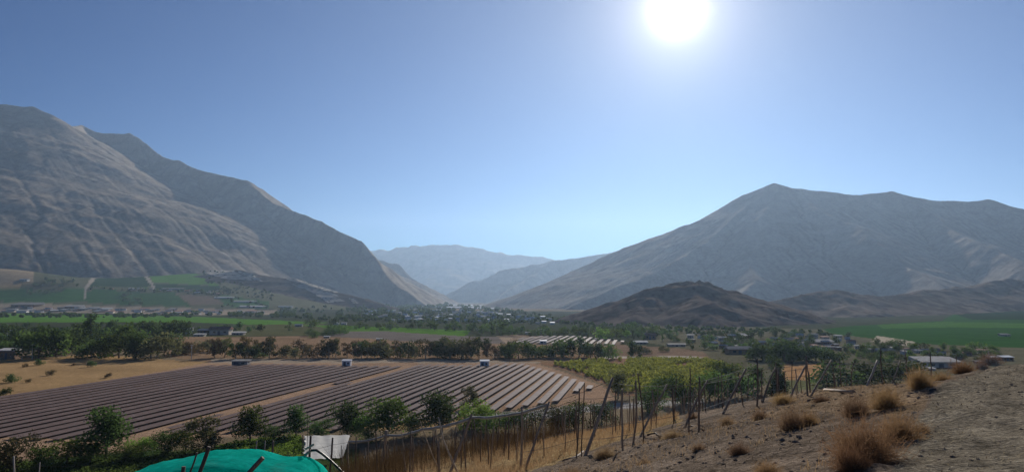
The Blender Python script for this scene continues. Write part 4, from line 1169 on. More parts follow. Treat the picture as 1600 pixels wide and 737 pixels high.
# power poles
for px, py, top, lab in ((34, 561, 537, 'left one of the twin power poles before the grove'), (50, 561, 537.5, 'right one of the twin power poles before the grove'), (11, 540, 520, 'power pole rising behind the left-edge house'),
                         (167, 556, 537, 'power pole between the grove trees above the golden field'), (299, 561, 538, 'power pole with a white box at the corner of the solar field'), (1545, 566, 548, 'power pole by the white roofs at the right edge')):
    p = ground_at(px, py); k = p[1] / F; h = (py - top) * k
    t = thing('power_pole', lab, 'power pole', tuple(p), 0.3, 'power poles')
    mb = MB(); mb.tube([(0, 0, -0.3), (0, 0, h)], [0.26, 0.19], 8); mb.build('shaft', M['pole'], t)
    mb = MB(); mb.box(-1.1, 1.1, -0.08, 0.08, h - 0.75, h - 0.58); arm = mb.build('crossarm', M['pole'], t)
    for q in (-0.95, 0.0, 0.95):
        mb = MB(); mb.tube([(q, 0, h - 0.577), (q, 0, h - 0.30)], [0.07, 0.05], 6); mb.build('insulator', M['white'], arm)
    mb = MB(); mb.box(-0.3, 0.3, -0.46, -0.14, h - 2.6, h - 1.7); mb.build('box', M['white'], t)
# stones in the stream bed
rng = np.random.default_rng(5)

# ------------------------------------------------------------------ the near hillside: posts, stakes, wires
def hz_(x, y):
    x = np.asarray(x, float); y = np.asarray(y, float)
    z = H(x, y)
    r = np.hypot(x, y); w = 1 - sstep(60, 110, r)
    return z + w * (0.10 * fbm(x * 0.55, y * 0.55, 3, 4) + 0.035 * fbm(x * 3.1, y * 3.1, 9, 3))

def near_hit(px, py, D=None):
    if D is None:
        p = hit(px, py)[0]
    else:
        p = at(px, py, D)
    p[2] = hz_(p[0:1], p[1:2])[0]
    return p

rp = random.Random(17)
def pole_px(bx, by, tx, ty, thick, label, mat='wood', name='trellis_post', cat='post', group='upright posts of the old trellis', bend=0.0, D=None, lean=0.0):
    b = near_hit(bx, by, D)
    tp = at(tx, ty, b[1] + lean)
    # foot where the ground is; the top keeps its own height
    dv = tp - b
    t = thing(name, label, cat, tuple(b), 0, group)
    n = 6; side = np.array([rp.uniform(-1, 1), rp.uniform(-1, 1), 0])
    pts = [np.array([0, 0, -0.25]) * 1.0 + dv * -0.02]
    for i in range(n + 1):
        f_ = i / n
        pts.append(dv * f_ + side * bend * math.sin(f_ * math.pi) + np.array([rp.uniform(-1, 1), rp.uniform(-1, 1), 0]) * 0.012)
    r = thick * 0.7 * b[1] / F / 2
    mb = MB(); mb.tube(pts, [r * 1.12] + [r * (1.08 - 0.22 * i / n + rp.uniform(-0.05, 0.05)) for i in range(n + 1)], 8)
    mb.build('shaft', M[mat], t, smooth=True)
    return b, tp, t
TOPS = {}
POLES = [
    # foot x, foot y, top x, top y, thickness px, material, kind, label
    (593, 745, 604, 672, 8, 'wood', 'post', 'thickest upright post, left end of the old trellis', 29),
    (700, 742, 737, 646, 6.5, 'wood', 'brace', 'leaning brace post carrying the grey net roll, right of the thickest post', 26),
    (813, 735, 815, 634, 5, 'wood', 'post', 'upright post at the foot of the second leaning brace', 22),
    (820, 732, 858, 627, 5.5, 'wood', 'brace', 'leaning brace post with a knotted head, paired with an upright post', 22),
    (900, 708, 905, 606, 3, 'wood_dark', 'post', 'thin dark post left of the widest leaning brace', 22.5),
    (908, 703, 913, 597, 2.6, 'wood_dark', 'post', 'second thin dark post crossing the first, left of the widest brace', 23),
    (914, 702, 957, 590, 7, 'wood', 'brace', 'widest leaning brace post, brown, before the dark shrub', 22.5),
    (973, 706, 972, 607, 4.5, 'wood', 'post', 'upright post right of the widest leaning brace', 21),
    (990, 680, 993, 594, 4.5, 'wood', 'post', 'grey post just left of the thin crooked pole', 24),
    (1006, 688, 996, 583, 3.2, 'wood_dark', 'post', 'thin crooked dark pole leaning left', 23),
    (1000, 677, 1043, 600, 4.5, 'wood', 'brace', 'leaning brace post starting behind the thin crooked pole', 25),
    (1076, 664, 1078, 574, 3.2, 'wood_dark', 'post', 'tall thin dark post left of the pair on the bank', 23),
    (1070, 657, 1106, 594, 5, 'wood', 'brace', 'dark-footed leaning brace behind the tall thin post', 25),
    (1092, 676, 1093, 588, 4.5, 'wood', 'post', 'upright post standing nearest on the bank in the middle', 22),
    (1130, 645, 1166, 576, 5, 'wood', 'brace', 'leaning brace post left of the small round tumbleweed', 27),
    (1183, 634, 1183, 560, 4, 'wood', 'post', 'upright post behind the small round tumbleweed', 28),
    (1192, 624, 1212, 574, 4, 'wood', 'brace', 'leaning brace post touching the dark conifer', 30),
    (1234, 620, 1262, 566, 4.5, 'wood', 'brace', 'leaning brace post left of the orange soil patch', 29),
    (1262, 621, 1260, 556, 4, 'wood', 'post', 'upright post standing before the orange soil patch', 28),
    (1267, 620, 1299, 562, 4, 'wood', 'brace', 'leaning brace post right of the orange soil patch', 29),
    (1238, 600, 1238, 563, 2, 'wood_dark', 'post', 'thin dark far post standing in the orange soil patch', 40),
    (1355, 600, 1371, 563, 5, 'wood_pale', 'brace', 'pale leaning brace before the dark scrub thickets', 32),
    (1330, 602, 1336, 562, 2.4, 'wood_dark', 'post', 'thin dark post left of the pale leaning brace', 34),
    (1390, 598, 1406, 563, 3, 'wood', 'brace', 'thin leaning brace right of the pale one', 34),
    (1380, 602, 1376, 543, 2.6, 'wood_dark', 'post', 'tall thin dark post between two leaning braces at right', 31),
    (1418, 600, 1414, 545, 2.4, 'wood_dark', 'post', 'thin dark post left of the long pale building', 32),
    (1455, 590, 1453, 548, 2.6, 'wood_dark', 'post', 'thin dark post standing in front of the long pale building', 30),
    (1478, 588, 1486, 560, 1.8, 'wood', 'brace', 'thin leaning stick crossing the long pale building', 32),
    (1496, 584, 1494, 553, 2, 'wood_dark', 'post', 'last thin post at the right end of the old trellis', 32),
    (484, 742, 486, 680, 5.5, 'wood_dark', 'post', 'dark stump post on the left half of the white sheet', 36),
    (514, 736, 520, 683, 4.5, 'wood_dark', 'post', 'dark stump post on the right half of the white sheet', 36),
    (481, 712, 481, 645, 1.3, 'wood_dark', 'post', 'very thin tall pole behind the dark stump posts', 60),
    (398, 725, 401, 688, 2.6, 'wood_pale', 'post', 'pale short stake left of another above the shade net', 40),
    (412, 725, 414, 688, 2.6, 'wood_pale', 'post', 'pale short stake right of another above the shade net', 40),
    (426, 725, 427, 688, 5, 'wood_dark', 'post', 'thick dark stake behind the middle of the shade net', 40),
    (42, 755, 21, 712, 4, 'wood_pale', 'post', 'pale post leaning left at the lower left corner', 70),
    (55, 755, 62, 722, 2.5, 'wood_pale', 'post', 'short pale post leaning right at the lower left corner', 70),
]
for bx, by, tx, ty, th, mt, kd, lab, D in POLES:
    b, tp, t = pole_px(bx, by, tx, ty, th, lab, mt, 'trellis_post' if kd == 'post' else 'brace_post', 'post', 'upright posts of the old trellis' if kd == 'post' else 'leaning braces of the old trellis', 0.05, D, 0.0 if kd == 'post' else 0.8)
    TOPS[lab] = tp
# a crooked pale branch propped against the net roll
b = near_hit(717, 742, 25)
pts = [at(px, py, 25) - b for px, py in ((717, 742), (708, 722), (699, 702), (692, 685), (689, 668), (685, 651))]
t = thing('branch', 'crooked pale bare branch leaning among the stakes by the net roll', 'branch', tuple(b))
mb = MB(); mb.tube(pts, [0.035, 0.034, 0.03, 0.026, 0.022, 0.015], 6); mb.build('stem', M['wood_pale'], t, smooth=True)
b = near_hit(640, 742, 27)
t = thing('branch', 'thin grey bare branch leaning left behind the net roll', 'branch', tuple(b))
pts = [at(px, py, 27) - b for px, py in ((690, 742), (676, 712), (664, 680), (656, 656))]
mb = MB(); mb.tube(pts, [0.022, 0.02, 0.016, 0.01], 5); mb.build('stem', M['wood'], t, smooth=True)

# the rolled net hanging along the trellis and the wires above it
def cable(pts3, rad, label, name, cat, mat, sag=0.0, sub=10, n=6, wob=0.0, group=None):
    P_ = []
    for a, b in zip(pts3[:-1], pts3[1:]):
        for i in range(sub):
            f_ = i / sub
            q = a + (b - a) * f_; q = q + np.array([0, 0, -sag * 4 * f_ * (1 - f_)]) + np.array([rp.uniform(-wob, wob)] * 3)
            P_.append(q)
    P_.append(pts3[-1])
    P_ = np.array(P_); o0 = P_[0].copy()
    mb = MB(); mb.tube(P_ - o0, rad, n)
    o = mb.build(name, M[mat], None, tuple(o0), True)
    return tag(o, label, cat, group)
A = [at(x, y, d) for x, y, d in ((545, 689, 30), (603, 680, 29), (660, 670, 27.5), (737, 652, 26.8), (857, 632, 22.8), (957, 601, 23.3), (1043, 602, 25.8))]
cable(A[:4], np.linspace(0.035, 0.055, 31), 'grey rolled-up net hung from the thickest post to the first brace', 'net_roll', 'net', 'net_grey', 0.08, wob=0.015, n=8)
cable(A[3:5], 0.045, 'grey rolled-up net hung between the first two leaning braces', 'net_roll', 'net', 'net_grey', 0.12, wob=0.015, n=8)
def wire_px(pts, label, rad=0.006, sag=0.05): cable([at(*p) for p in pts], rad, label, 'wire', 'wire', 'wire', sag, 8, 4, 0.0, 'wires of the old trellis')
wire_px([(440, 712, 36), (520, 694, 34), (604, 676, 29)], 'slack wire running from the white sheet to the thickest post')
wire_px([(604, 674, 29), (737, 648, 26.8), (858, 629, 22.8), (957, 592, 23.3)], 'top wire linking the heads of the first leaning braces')
wire_px([(957, 598, 23.3), (1043, 602, 25.8), (1106, 596, 25.8), (1166, 578, 27.8), (1262, 568, 29.8)], 'top wire linking the middle leaning braces')
wire_px([(1262, 568, 29.8), (1299, 564, 29.8), (1371, 566, 32.8), (1406, 566, 34.8), (1453, 552, 30), (1494, 556, 32)], 'top wire over the far right posts')
wire_px([(813, 660, 22), (905, 640, 22.5), (972, 634, 21), (1093, 615, 22)], 'middle wire between upright posts on the bank')
wire_px([(1093, 600, 22), (1183, 580, 28), (1260, 575, 28), (1336, 572, 34)], 'middle wire from the bank posts to the orange soil patch')
wire_px([(813, 690, 22), (905, 668, 22.5), (972, 662, 21), (1093, 640, 22), (1183, 605, 28)], 'low wire strung along the upright posts')
wire_px([(813, 648, 22), (905, 622, 22.5), (972, 616, 21), (1093, 596, 22), (1183, 568, 28)], 'upper fence wire crossing the upright bank posts')
wire_px([(813, 706, 22), (905, 684, 22.5), (972, 680, 21), (1093, 656, 22), (1183, 618, 28)], 'lowest fence wire crossing the upright bank posts')
wire_px([(1183, 590, 28), (1260, 586, 28), (1376, 572, 31), (1414, 568, 32), (1453, 562, 30)], 'upper fence wire along the far right posts')
wire_px([(1183, 610, 28), (1260, 602, 28), (1376, 588, 31), (1414, 582, 32), (1453, 574, 30)], 'lower fence wire along the far right posts')
wire_px([(-10, 740, 70), (62, 728, 70), (150, 726, 70)], 'slack wire at the lower left corner')

# vineyard stakes, in rows below the posts
STK = MB(); STK.tube([(0, 0, -0.15), (0.006, 0.004, 0.5), (-0.004, 0.008, 1.0), (0.004, 0, 1.5)], [0.026, 0.024, 0.022, 0.018], 6)
STK1 = STK.mesh('stake', True); STK1.materials.append(M['wood_dark'])
STK = MB(); STK.tube([(0, 0, -0.15), (-0.01, 0.0, 0.45), (0.01, -0.012, 0.95), (-0.02, 0.01, 1.35)], [0.022, 0.02, 0.02, 0.012], 6)
STK2 = STK.mesh('stake', True); STK2.materials.append(M['wood'])
STAKES = []
L0 = np.array(at(812, 735, 22))[:2]; L1 = np.array(at(1262, 620, 28))[:2]
ld = (L1 - L0) / np.linalg.norm(L1 - L0); ln = np.array([-ld[1], ld[0]])
ri = 0
for off in (3.0, 5.2, 7.4, 9.6, 11.8, 14.0, 16.2):
    ri += 1; row = []
    for q in np.arange(-24, 34, 0.95):
        x, y = L0 + ld * (q + rp.uniform(-0.1, 0.1)) + ln * (off + rp.uniform(-0.12, 0.12))
        if y < 6: continue
        z = float(hz_(np.array([x]), np.array([y]))[0])
        ux, uy = proj(np.array([[x, y, z]])); ux, uy = ux[0], uy[0]
        tx_, ty_ = proj(np.array([[x, y, z + 1.4]]))
        if not (528 < ux < 1330) or ty_[0] > 733 or rp.random() < 0.12: continue
        if ux > 1010 and (ri > 6 or rp.random() < 0.2): continue
        o = obj('vineyard_stake', STK1 if rp.random() < 0.6 else STK2, None, None, (x, y, z))
        o.rotation_euler = (rp.gauss(0, 0.05), rp.gauss(0, 0.06), rp.uniform(0, 6)); o.scale = (1, 1, rp.uniform(0.75, 1.15))
        row.append((x / y, o))
    row.sort(key=lambda a: a[0])
    for n, (_, o) in enumerate(row):
        tag(o, '%s thin stake from the left, %s row below the trellis' % (ordw(n + 1), ordw(ri)), 'stake', 'thin stakes of the old vineyard')
        STAKES.append(o)
print('stakes', len(STAKES))

# dead vines tangled between the stakes and dry grass on the slope: nobody could count the stems
def blades(name, label, pts, h0, h1, wd, lean, mat, cat, seed, nper=1):
    rng = np.random.default_rng(seed)
    n = len(pts)
    h = rng.uniform(h0, h1, n); a = rng.uniform(0, 2 * math.pi, n)
    dx, dy = np.cos(a) * wd, np.sin(a) * wd
    la = rng.uniform(0, 2 * math.pi, n); l = np.abs(rng.normal(0, lean, n)) * h
    top = pts + np.stack([np.cos(la) * l, np.sin(la) * l, h], -1)
    mid = pts + np.stack([np.cos(la) * l * 0.3, np.sin(la) * l * 0.3, h * 0.55], -1)
    w = np.stack([dx, dy, np.zeros(n)], -1)
    V = np.stack([pts - w, pts + w, mid + w * 0.8, mid - w * 0.8, top], 1).reshape(-1, 3)
    i = np.arange(n) * 5
    Q = np.stack([i, i + 1, i + 2, i + 3], -1); T = np.stack([i + 3, i + 2, i + 4], -1)
    return tag(obj(name, mesh_np(name, V, Q, T), M[mat]), label, cat, kind='stuff')
def spread(poly, n, seed, thr=-0.2, fr=0.35):
    """points spread evenly over the hillside inside a photo polygon"""
    rng = np.random.default_rng(seed)
    out = np.zeros((0, 3)); 
    x = rng.uniform(-16, 34, n * 12); y = rng.uniform(6, 60, n * 12)
    z = hz_(x, y)
    ux, uy = proj(np.stack([x, y, z], -1))
    k = inpoly(ux, uy, poly) & (fbm(x * fr, y * fr, seed, 3) > thr)
    return np.stack([x, y, z], -1)[k][:n]
pts = spread([(530, 800), (560, 728), (700, 690), (850, 648), (1000, 632), (1060, 628), (1060, 655), (1005, 676), (880, 716), (800, 745), (720, 800)], 34000, 101, -0.3)
blades('dry_grass', 'golden dry grass covering the slope below the trellis', pts, 0.10, 0.32, 0.006, 0.6, 'grass', 'grass', 102)
pts = spread([(800, 760), (1010, 676), (1150, 650), (1300, 596), (1480, 590), (1440, 640), (1400, 700), (1290, 760)], 8000, 103, 0.12)
blades('dry_grass', 'sparse dry tufts of grass on the stony bank', pts, 0.03, 0.15, 0.004, 0.9, 'grass', 'grass', 104)
pts = spread([(1380, 760), (1435, 650), (1475, 600), (1530, 582), (1600, 566), (1700, 566), (1700, 760)], 14000, 105, -0.05, 0.8)
blades('straw', 'thin bleached straw lying on the dirt track', pts, 0.008, 0.035, 0.006, 3.6, 'straw', 'straw', 106)
pts = spread([(1380, 760), (1435, 650), (1475, 600), (1530, 582), (1600, 566), (1700, 566), (1700, 760)], 3000, 115, 0.0, 0.6)
blades('twigs', 'dark broken twigs scattered over the dirt track', pts, 0.01, 0.04, 0.007, 3.0, 'twig', 'twigs', 116)
pts = spread([(800, 760), (1010, 676), (1150, 650), (1300, 596), (1480, 590), (1440, 640), (1400, 700), (1290, 760)], 9000, 117, -0.1, 0.9)
blades('twigs', 'dark broken twigs littering the stony bank', pts, 0.01, 0.07, 0.006, 2.2, 'twig', 'twigs', 118)
pts = spread([(520, 800), (545, 700), (700, 675), (860, 645), (1010, 625), (1090, 615), (1000, 655), (860, 690), (740, 722), (640, 745), (600, 800)], 9000, 107, -0.6)
blades('dead_vines', 'brown dead vine stems tangled between the stakes', pts, 0.4, 1.25, 0.006, 0.35, 'leaf_brown', 'vines', 108)

# stones
def stones(name, label, poly, n, s0, s1, seed, thr=-1.0):
    rng = np.random.default_rng(seed)
    c = spread(poly, n, seed, thr)
    n = len(c)
    base = np.array([(1, 0, 0), (-1, 0, 0), (0, 1, 0), (0, -1, 0), (0, 0, 1), (0, 0, -1), (.6, .6, .5), (-.6, .6, .5), (-.6, -.6, .5), (.6, -.6, .5)], float)
    faces = [(0, 6, 9), (0, 2, 6), (2, 7, 6), (2, 1, 7), (1, 8, 7), (1, 3, 8), (3, 9, 8), (3, 0, 9), (4, 9, 6), (4, 6, 7), (4, 7, 8), (4, 8, 9)]
    s = (s0 + (s1 - s0) * rng.random(n) ** 4)
    jit = 1 + rng.uniform(-0.3, 0.3, (n, 10, 3))
    sc = s[:, None, None] * np.stack([rng.uniform(0.7, 1.3, n), rng.uniform(0.7, 1.3, n), rng.uniform(0.4, 0.8, n)], -1)[:, None, :]
    a = rng.uniform(0, 6.28, n); ca, sa = np.cos(a), np.sin(a)
    v = base[None] * jit * sc
    v = np.stack([v[..., 0] * ca[:, None] - v[..., 1] * sa[:, None], v[..., 0] * sa[:, None] + v[..., 1] * ca[:, None], v[..., 2]], -1) + c[:, None, :]
    T = (np.array(faces)[None] + (np.arange(n) * 10)[:, None, None]).reshape(-1, 3)
    return tag(obj(name, mesh_np(name, v.reshape(-1, 3), None, T), M['stone']), label, 'gravel', kind='stuff')
stones('gravel', 'loose stones and clods on the bank', [(780, 800), (1010, 676), (1150, 650), (1300, 596), (1470, 592), (1440, 640), (1400, 700), (1330, 800)], 11000, 0.006, 0.06, 111)
stones('gravel', 'small stones scattered over the dirt track', [(1340, 800), (1435, 650), (1475, 600), (1600, 562), (1720, 562), (1720, 800)], 9000, 0.004, 0.032, 112)

# ------------------------------------------------------------------ tumbleweeds
def weed_mesh(seed, n=700, seg=5, squash=0.75, droop=0.25):
    rng = np.random.default_rng(seed)
    VV, QQ = [], []
    nv = 0
    def strands(base, dirs, lens, w, segs):
        nonlocal nv
        m_ = len(base)
        side = np.cross(dirs, rng.normal(size=(m_, 3))); side /= np.linalg.norm(side, axis=1)[:, None] + 1e-9
        curl = rng.normal(size=(m_, 3)) * 0.35
        P_ = []
        for i in range(segs + 1):
            f_ = i / segs
            q = base + dirs * (lens * f_)[:, None] + curl * (lens * f_ * f_)[:, None] * 0.5
            ww = w * (1 - 0.75 * f_)
            P_.append(np.stack([q - side * ww, q + side * ww], 1))
        P_ = np.stack(P_, 1)                     # m, segs+1, 2, 3
        V = P_.reshape(-1, 3)
        idx = np.arange(m_ * (segs + 1) * 2).reshape(m_, segs + 1, 2) + nv
        Q = np.stack([idx[:, :-1, 0], idx[:, :-1, 1], idx[:, 1:, 1], idx[:, 1:, 0]], -1).reshape(-1, 4)
        VV.append(V); QQ.append(Q); nv += len(V)
        return P_.mean(2)
    d = rng.normal(size=(n, 3)); d[:, 2] = np.abs(d[:, 2]) * squash + 0.05; d /= np.linalg.norm(d, axis=1)[:, None]
    base = rng.normal(size=(n, 3)) * np.array([0.16, 0.16, 0.0])
    ln = rng.uniform(0.35, 0.62, n)
    P_ = strands(base, d, ln, 0.0035, 4)
    for lev in range(5):
        f_ = rng.uniform(0.35, 1.0, n); i = np.clip((f_ * 4).astype(int), 0, 3); fr = f_ * 4 - i
        b = P_[np.arange(n), i] * (1 - fr)[:, None] + P_[np.arange(n), i + 1] * fr[:, None]
        d2 = d + rng.normal(size=(n, 3)) * 0.75; d2 /= np.linalg.norm(d2, axis=1)[:, None]
        strands(b, d2, rng.uniform(0.10, 0.26, n), 0.0028, 2)
    V = np.concatenate(VV); V[:, 2] = np.maximum(V[:, 2], 0.0)
    V[:, :2] /= np.percentile(np.hypot(V[:, 0], V[:, 1]), 97); V[:, 2] /= np.percentile(V[:, 2], 98)
    return V, np.concatenate(QQ)
WM = []
for sd, mt in ((1, 'weed'), (2, 'weed'), (3, 'weed_grey'), (4, 'weed_grey')):
    v, q = weed_mesh(sd, 750)
    me = mesh_np('tumbleweed', v, q); me.materials.append(M[mt]); WM.append(me)
WEEDS = [  # centre x, foot y, width px, height px, variant, label
    (1378, 726, 150, 84, 0, 'largest golden-brown tumbleweed bush at the edge of the track'),
    (1345, 737, 80, 50, 0, 'reddish tumbleweed hugging the front of the largest one'),
    (1425, 690, 90, 52, 0, 'pale loose tumbleweed behind the largest one beside the track'),
    (1346, 650, 58, 40, 2, 'left one of the brown tumbleweed pair on the bank'),
    (1396, 641, 66, 40, 0, 'right one of the brown tumbleweed pair on the bank'),
    (1247, 671, 64, 44, 2, 'dense dark-brown tumbleweed alone in the middle of the bank'),
    (1270, 664, 40, 30, 0, 'golden wisp behind the dense dark-brown tumbleweed'),
    (1191, 652, 34, 22, 2, 'small round brown tumbleweed on the left of the bank'),
    (1448, 608, 52, 36, 0, 'dark-centred tumbleweed on the crest before the long pale building'),
    (1480, 596, 44, 22, 0, 'flat golden tumbleweed on the crest right of the dark-centred one'),
    (1515, 584, 46, 22, 0, 'wide low tumbleweed on the crest, third from the right end'),
    (1556, 570, 40, 18, 0, 'rusty tumbleweed on the crest under the white roofs'),
    (1540, 577, 24, 12, 0, 'small low tumbleweed left of the rusty one on the crest'),
    (1055, 684, 46, 22, 3, 'grey-brown dry tuft right of the crooked pole'),
    (1160, 706, 46, 26, 3, 'sparse grey tuft in the middle of the stony bank'),
    (1205, 741, 60, 30, 0, 'golden tuft cut by the bottom edge under the bank'),
    (948, 715, 50, 24, 3, 'low grey-brown tuft at the foot of the widest brace'),
    (896, 742, 50, 22, 2, 'dry tuft at the bottom edge under the golden grass'),
    (1140, 662, 34, 18, 3, 'thin grey tuft left of the small round tumbleweed'),
    (1230, 628, 50, 20, 0, 'pale golden wisp at the foot of the far leaning braces'),
    (1290, 628, 36, 14, 3, 'thin dry tuft behind the bank near the fallen pale rail'),
    (1446, 672, 30, 18, 3, 'twiggy small tuft on the edge of the track'),
    (1330, 690, 30, 16, 3, 'twiggy tuft left of the largest tumbleweed'),
    (1085, 655, 30, 14, 3, 'thin tuft behind the nearest upright bank post'),
    (1095, 708, 34, 15, 3, 'low grey tuft below the nearest upright bank post'),
    (1010, 722, 34, 15, 3, 'low grey tuft near the bottom of the bank'),
]
for px, py, wp, hp, vi, lab in WEEDS:
    p = near_hit(px, py); k = np.linalg.norm(p - EYE) / F
    o = obj('tumbleweed', WM[vi], None, None, (p[0], p[1] + wp * k * 0.3, float(hz_(p[0:1], p[1:2] + wp * k * 0.3)[0]) - 0.03))
    o.scale = (wp * k * 0.41, wp * k * 0.41, hp * k * 0.72); o.rotation_euler = (0, 0, rp.uniform(0, 6))
    tag(o, lab, 'tumbleweed', 'dry tumbleweeds on the bank')
# fallen rails and sticks
def log_px(pts, D, rad, label, mat='wood_pale', name='fallen_rail', cat='rail'):
    P_ = []
    for (x, y) in pts:
        p = near_hit(x, y, D) if D else near_hit(x, y); p[2] += rad * 0.6; P_.append(p)
    P_ = np.array(P_); mb = MB(); mb.tube(P_ - P_[0], rad, 7)
    return tag(mb.build(name, M[mat], None, tuple(P_[0]), True), label, cat)
log_px([(1288, 610), (1310, 613), (1334, 616)], None, 0.05, 'pale rail lying on the ground behind the bank', 'wood')
log_px([(1064, 668), (1080, 664), (1100, 672)], None, 0.03, 'dark fallen stick by the nearest bank post', 'wood_dark', 'fallen_stick', 'stick')
log_px([(1012, 681), (1024, 676), (1032, 684)], None, 0.035, 'dark fallen stick right of the crooked pole', 'wood_dark', 'fallen_stick', 'stick')
log_px([(1262, 624), (1272, 622), (1281, 628)], None, 0.035, 'dark fallen stick at the foot of the orange-patch post', 'wood_dark', 'fallen_stick', 'stick')
log_px([(880, 722), (900, 712), (912, 704)], None, 0.03, 'dark fallen stick at the foot of the widest brace', 'wood_dark', 'fallen_stick', 'stick')

# ------------------------------------------------------------------ white sheet, lifted on added posts to clear the tree shadows
ZS = 5.0
cs = [flat(np.array([float(a)]), np.array([float(b)]), ZS)[0] for a, b in ((472, 718), (536, 714), (547, 679), (473, 680))]
n = 24; V = []
for j in range(n + 1):
    for i in range(n + 1):
        u, v = i / n, j / n
        if i == 0: u = 0.06 * (j % 2) + 0.03 * rp.random()
        p = (cs[0] * (1 - u) + cs[1] * u) * (1 - v) + (cs[3] * (1 - u) + cs[2] * u) * v
        V.append((p[0], p[1], ZS + 0.07 * math.sin(u * 19 + v * 3) + 0.06 * rp.uniform(-1, 1) - 0.25 * math.sin(u * math.pi) * math.sin(v * math.pi)))
Q = [(j * (n + 1) + i, j * (n + 1) + i + 1, (j + 1) * (n + 1) + i + 1, (j + 1) * (n + 1) + i) for j in range(n) for i in range(n)]
m_ = (n + 1) ** 2
V2 = V + [(x, y, z - 0.03) for x, y, z in V]
Qb = [(a + m_, d + m_, c + m_, b + m_) for a, b, c, d in Q]
o0 = np.array([cs[0][0], cs[0][1], 0.0]); V2 = np.array(V2) - o0
t = thing('raised_sheet', 'large white sheet raised flat on added posts beside the leafy crop', 'canopy', tuple(o0))
obj('net', mesh_np('net', V2, Q + Qb, None, True), M['white_sheet'], t)
for c in cs + [(cs[0] + cs[3]) / 2, (cs[1] + cs[2]) / 2]:  # added posts, holding the sheet up out of the tree shade
    mb = MB(); q = c - o0; mb.tube([(q[0], q[1], -0.2), (q[0], q[1], ZS + 0.25)], 0.10, 6); mb.build('post', M['wood_dark'], t)

# ------------------------------------------------------------------ the green shade net in front
D0 = 15.5
prof = [(196, 745), (205, 738), (235, 726), (270, 717.5), (300, 711), (325, 705), (350, 701.5), (375, 700), (400, 702), (415, 705), (428, 709), (445, 711.5), (465, 712), (480, 713), (490, 718), (499, 726), (505, 737), (509, 752)]
pxs = np.array([p[0] for p in prof]); pys = np.array([p[1] for p in prof])
nu, nv_ = 72, 30
V = []
xs = np.linspace(196, 509, nu + 1)
tops = np.array([at(x, np.interp(x, pxs, pys), D0) for x in xs])
tops[:, 2] += 0.0
for j in range(nv_ + 1):
    v = -1 + 2 * j / nv_
    for i in range(nu + 1):
        c = tops[i]
        hw = 1.75 * (1 - (abs(2 * i / nu - 1)) ** 4 * 0.45)
        y = D0 + v * hw
        fall = 0.36 * v + 0.14 * v * v if v > 0 else 0.10 * v * v
        edge = max(0, abs(v) - 0.82) / 0.18
        g = float(hz_(np.array([c[0]]), np.array([y]))[0])
        z = c[2] - fall
        z = z - 0.012 * math.sin(i * 0.35 + 2.1 * v + 1.3 * math.sin(v * 4)) * (1 - edge) - 0.005 * math.sin(i * 1.3 - v * 7)
        z = z + (g + 0.02 - z) * edge ** 1.6
        V.append((c[0] * (1 + 0.0 * v), y, max(z, g + 0.02)))
Q = [(j * (nu + 1) + i, j * (nu + 1) + i + 1, (j + 1) * (nu + 1) + i + 1, (j + 1) * (nu + 1) + i) for j in range(nv_) for i in range(nu)]
o0 = np.array([tops[nu // 2][0], D0, float(hz_(np.array([tops[nu // 2][0]]), np.array([D0]))[0])])
V = np.array(V)
# side skirts down to the ground
left = [k * (nu + 1) for k in range(nv_ + 1)]; right = [k * (nu + 1) + nu for k in range(nv_ + 1)]
V = list(map(tuple, V)); ext = {}
for lst in (left, right):
    for a in lst:
        x, y, z = V[a]; ext[a] = len(V); V.append((x + (0.05 if lst is right else -0.05), y, float(hz_(np.array([x]), np.array([y]))[0]) + 0.0))
for lst in (left, right):
    for a, b in zip(lst[:-1], lst[1:]): Q.append((a, b, ext[b], ext[a]))
o = obj('shade_net', mesh_np('shade_net', np.array(V) - o0, Q, None, True), M['green_net'], None, tuple(o0))
tag(o, 'turquoise-green shade net draped over a low frame at the bottom of the slope', 'shade net')
# poles and boards propped against it
for pts, D, r, lab, mt in (([(309, 745), (318, 722), (327, 697)], 13.6, 0.035, 'dark pole with a forked wooden head propped over the shade net', 'wood_dark'), ([(294, 745), (303, 722), (308, 706)], 13.6, 0.016, 'thin dark rod propped over the shade net left of the pole', 'wood_dark'),
                           ([(285, 748), (286, 738), (287, 728)], 13.5, 0.035, 'short dark post stub before the left part of the shade net', 'wood_dark'), ([(382, 745), (398, 728), (411, 714)], 13.5, 0.04, 'flat dark board leaning on the middle of the shade net', 'wood_dark')):
    P_ = np.array([at(x, y, D) for x, y in pts])
    foot = P_[0] + (P_[0] - P_[1]) * 0.2; foot[2] = float(hz_(foot[0:1], foot[1:2])[0]) - 0.05
    P_ = np.vstack([foot, P_])
    mb = MB(); mb.tube(P_ - P_[0], r, 6 if 'board' not in lab else 4)
    tag(mb.build('net_pole' if 'board' not in lab else 'board', M[mt], None, tuple(P_[0])), lab, 'pole' if 'board' not in lab else 'board', 'poles propped on the shade net' if 'board' not in lab else None)
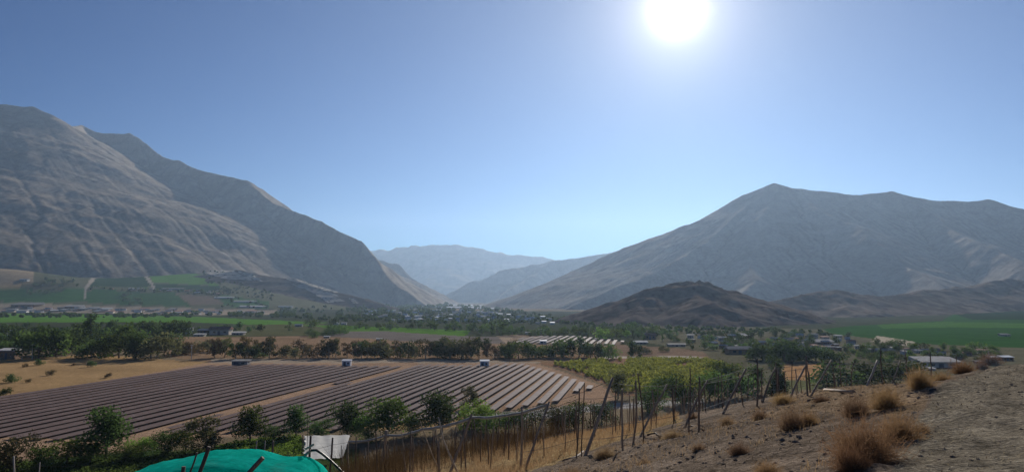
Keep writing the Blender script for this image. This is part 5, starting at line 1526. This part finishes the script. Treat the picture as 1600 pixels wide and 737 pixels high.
# black hose arching off the net, with a pale end
P_ = np.array([at(x, y, D0 + 0.2) for x, y in ((470, 722), (478, 709), (486, 703), (494, 702.5), (503, 708), (514, 717), (525, 727), (540, 742), (560, 762))])
t = thing('hose', 'black hose arching over the right end of the shade net, pale at its end', 'hose', tuple(P_[0]))
mb = MB(); mb.tube(P_[2:] - P_[0], 0.026, 8); mb.build('pipe', M['hose'], t, smooth=True)
mb = MB(); mb.tube(P_[:3] - P_[0], 0.028, 8); mb.build('pale_end', M['wood_pale'], t, smooth=True)
P_ = np.array([at(x, y, D0 + 0.25) for x, y in ((477, 701), (484, 697.5), (491, 693))])
mb = MB(); mb.tube(P_ - P_[0], 0.024, 6); tag(mb.build('pipe_stub', M['wood_pale'], None, tuple(P_[0])), 'short pale pipe stub above the hose at the net corner', 'pipe')

# ------------------------------------------------------------------ names that single out: left-to-right places inside each region
bpy.context.view_layer.update()
def number(lst, noun, adj):
    reg = {}
    for t, r in lst: reg.setdefault(r, []).append(t)
    for r, ts in reg.items():
        ts.sort(key=lambda o: o.location.x / o.location.y)
        for i, o in enumerate(ts):
            o['label'] = '%s %s from the left %s' % (ordw(i + 1), adj(o, noun), r)
LOOK = {'leaf_dark': 'dark', 'leaf_mid': 'green', 'leaf_olive': 'olive', 'leaf_light': 'light green', 'leaf_brown': 'brown'}
def tree_adj(o, noun):
    return 'bush' if o['category'] == 'bush' else 'tree'
number(TREES, 'tree', tree_adj)
number(HOUSES, 'house', lambda o, n: 'house')

# ------------------------------------------------------------------ the valley's air
hz = MB(); hz.box(-12000, 12000, -1500, 17500, -30, 1850)
haze = hz.build('haze', None)
m, N, L, out = base_mat('haze')
pv = N.new('ShaderNodeVolumePrincipled')
pv.inputs['Color'].default_value = (0.50, 0.69, 0.94, 1)
pv.inputs['Density'].default_value = 3.6e-5
pv.inputs['Anisotropy'].default_value = 0.50
L.new(pv.outputs[0], out.inputs['Volume'])
haze.data.materials.append(m)
m.cycles.homogeneous_volume = True
tag(haze, 'thin blue haze filling the valley', 'haze', kind='stuff')
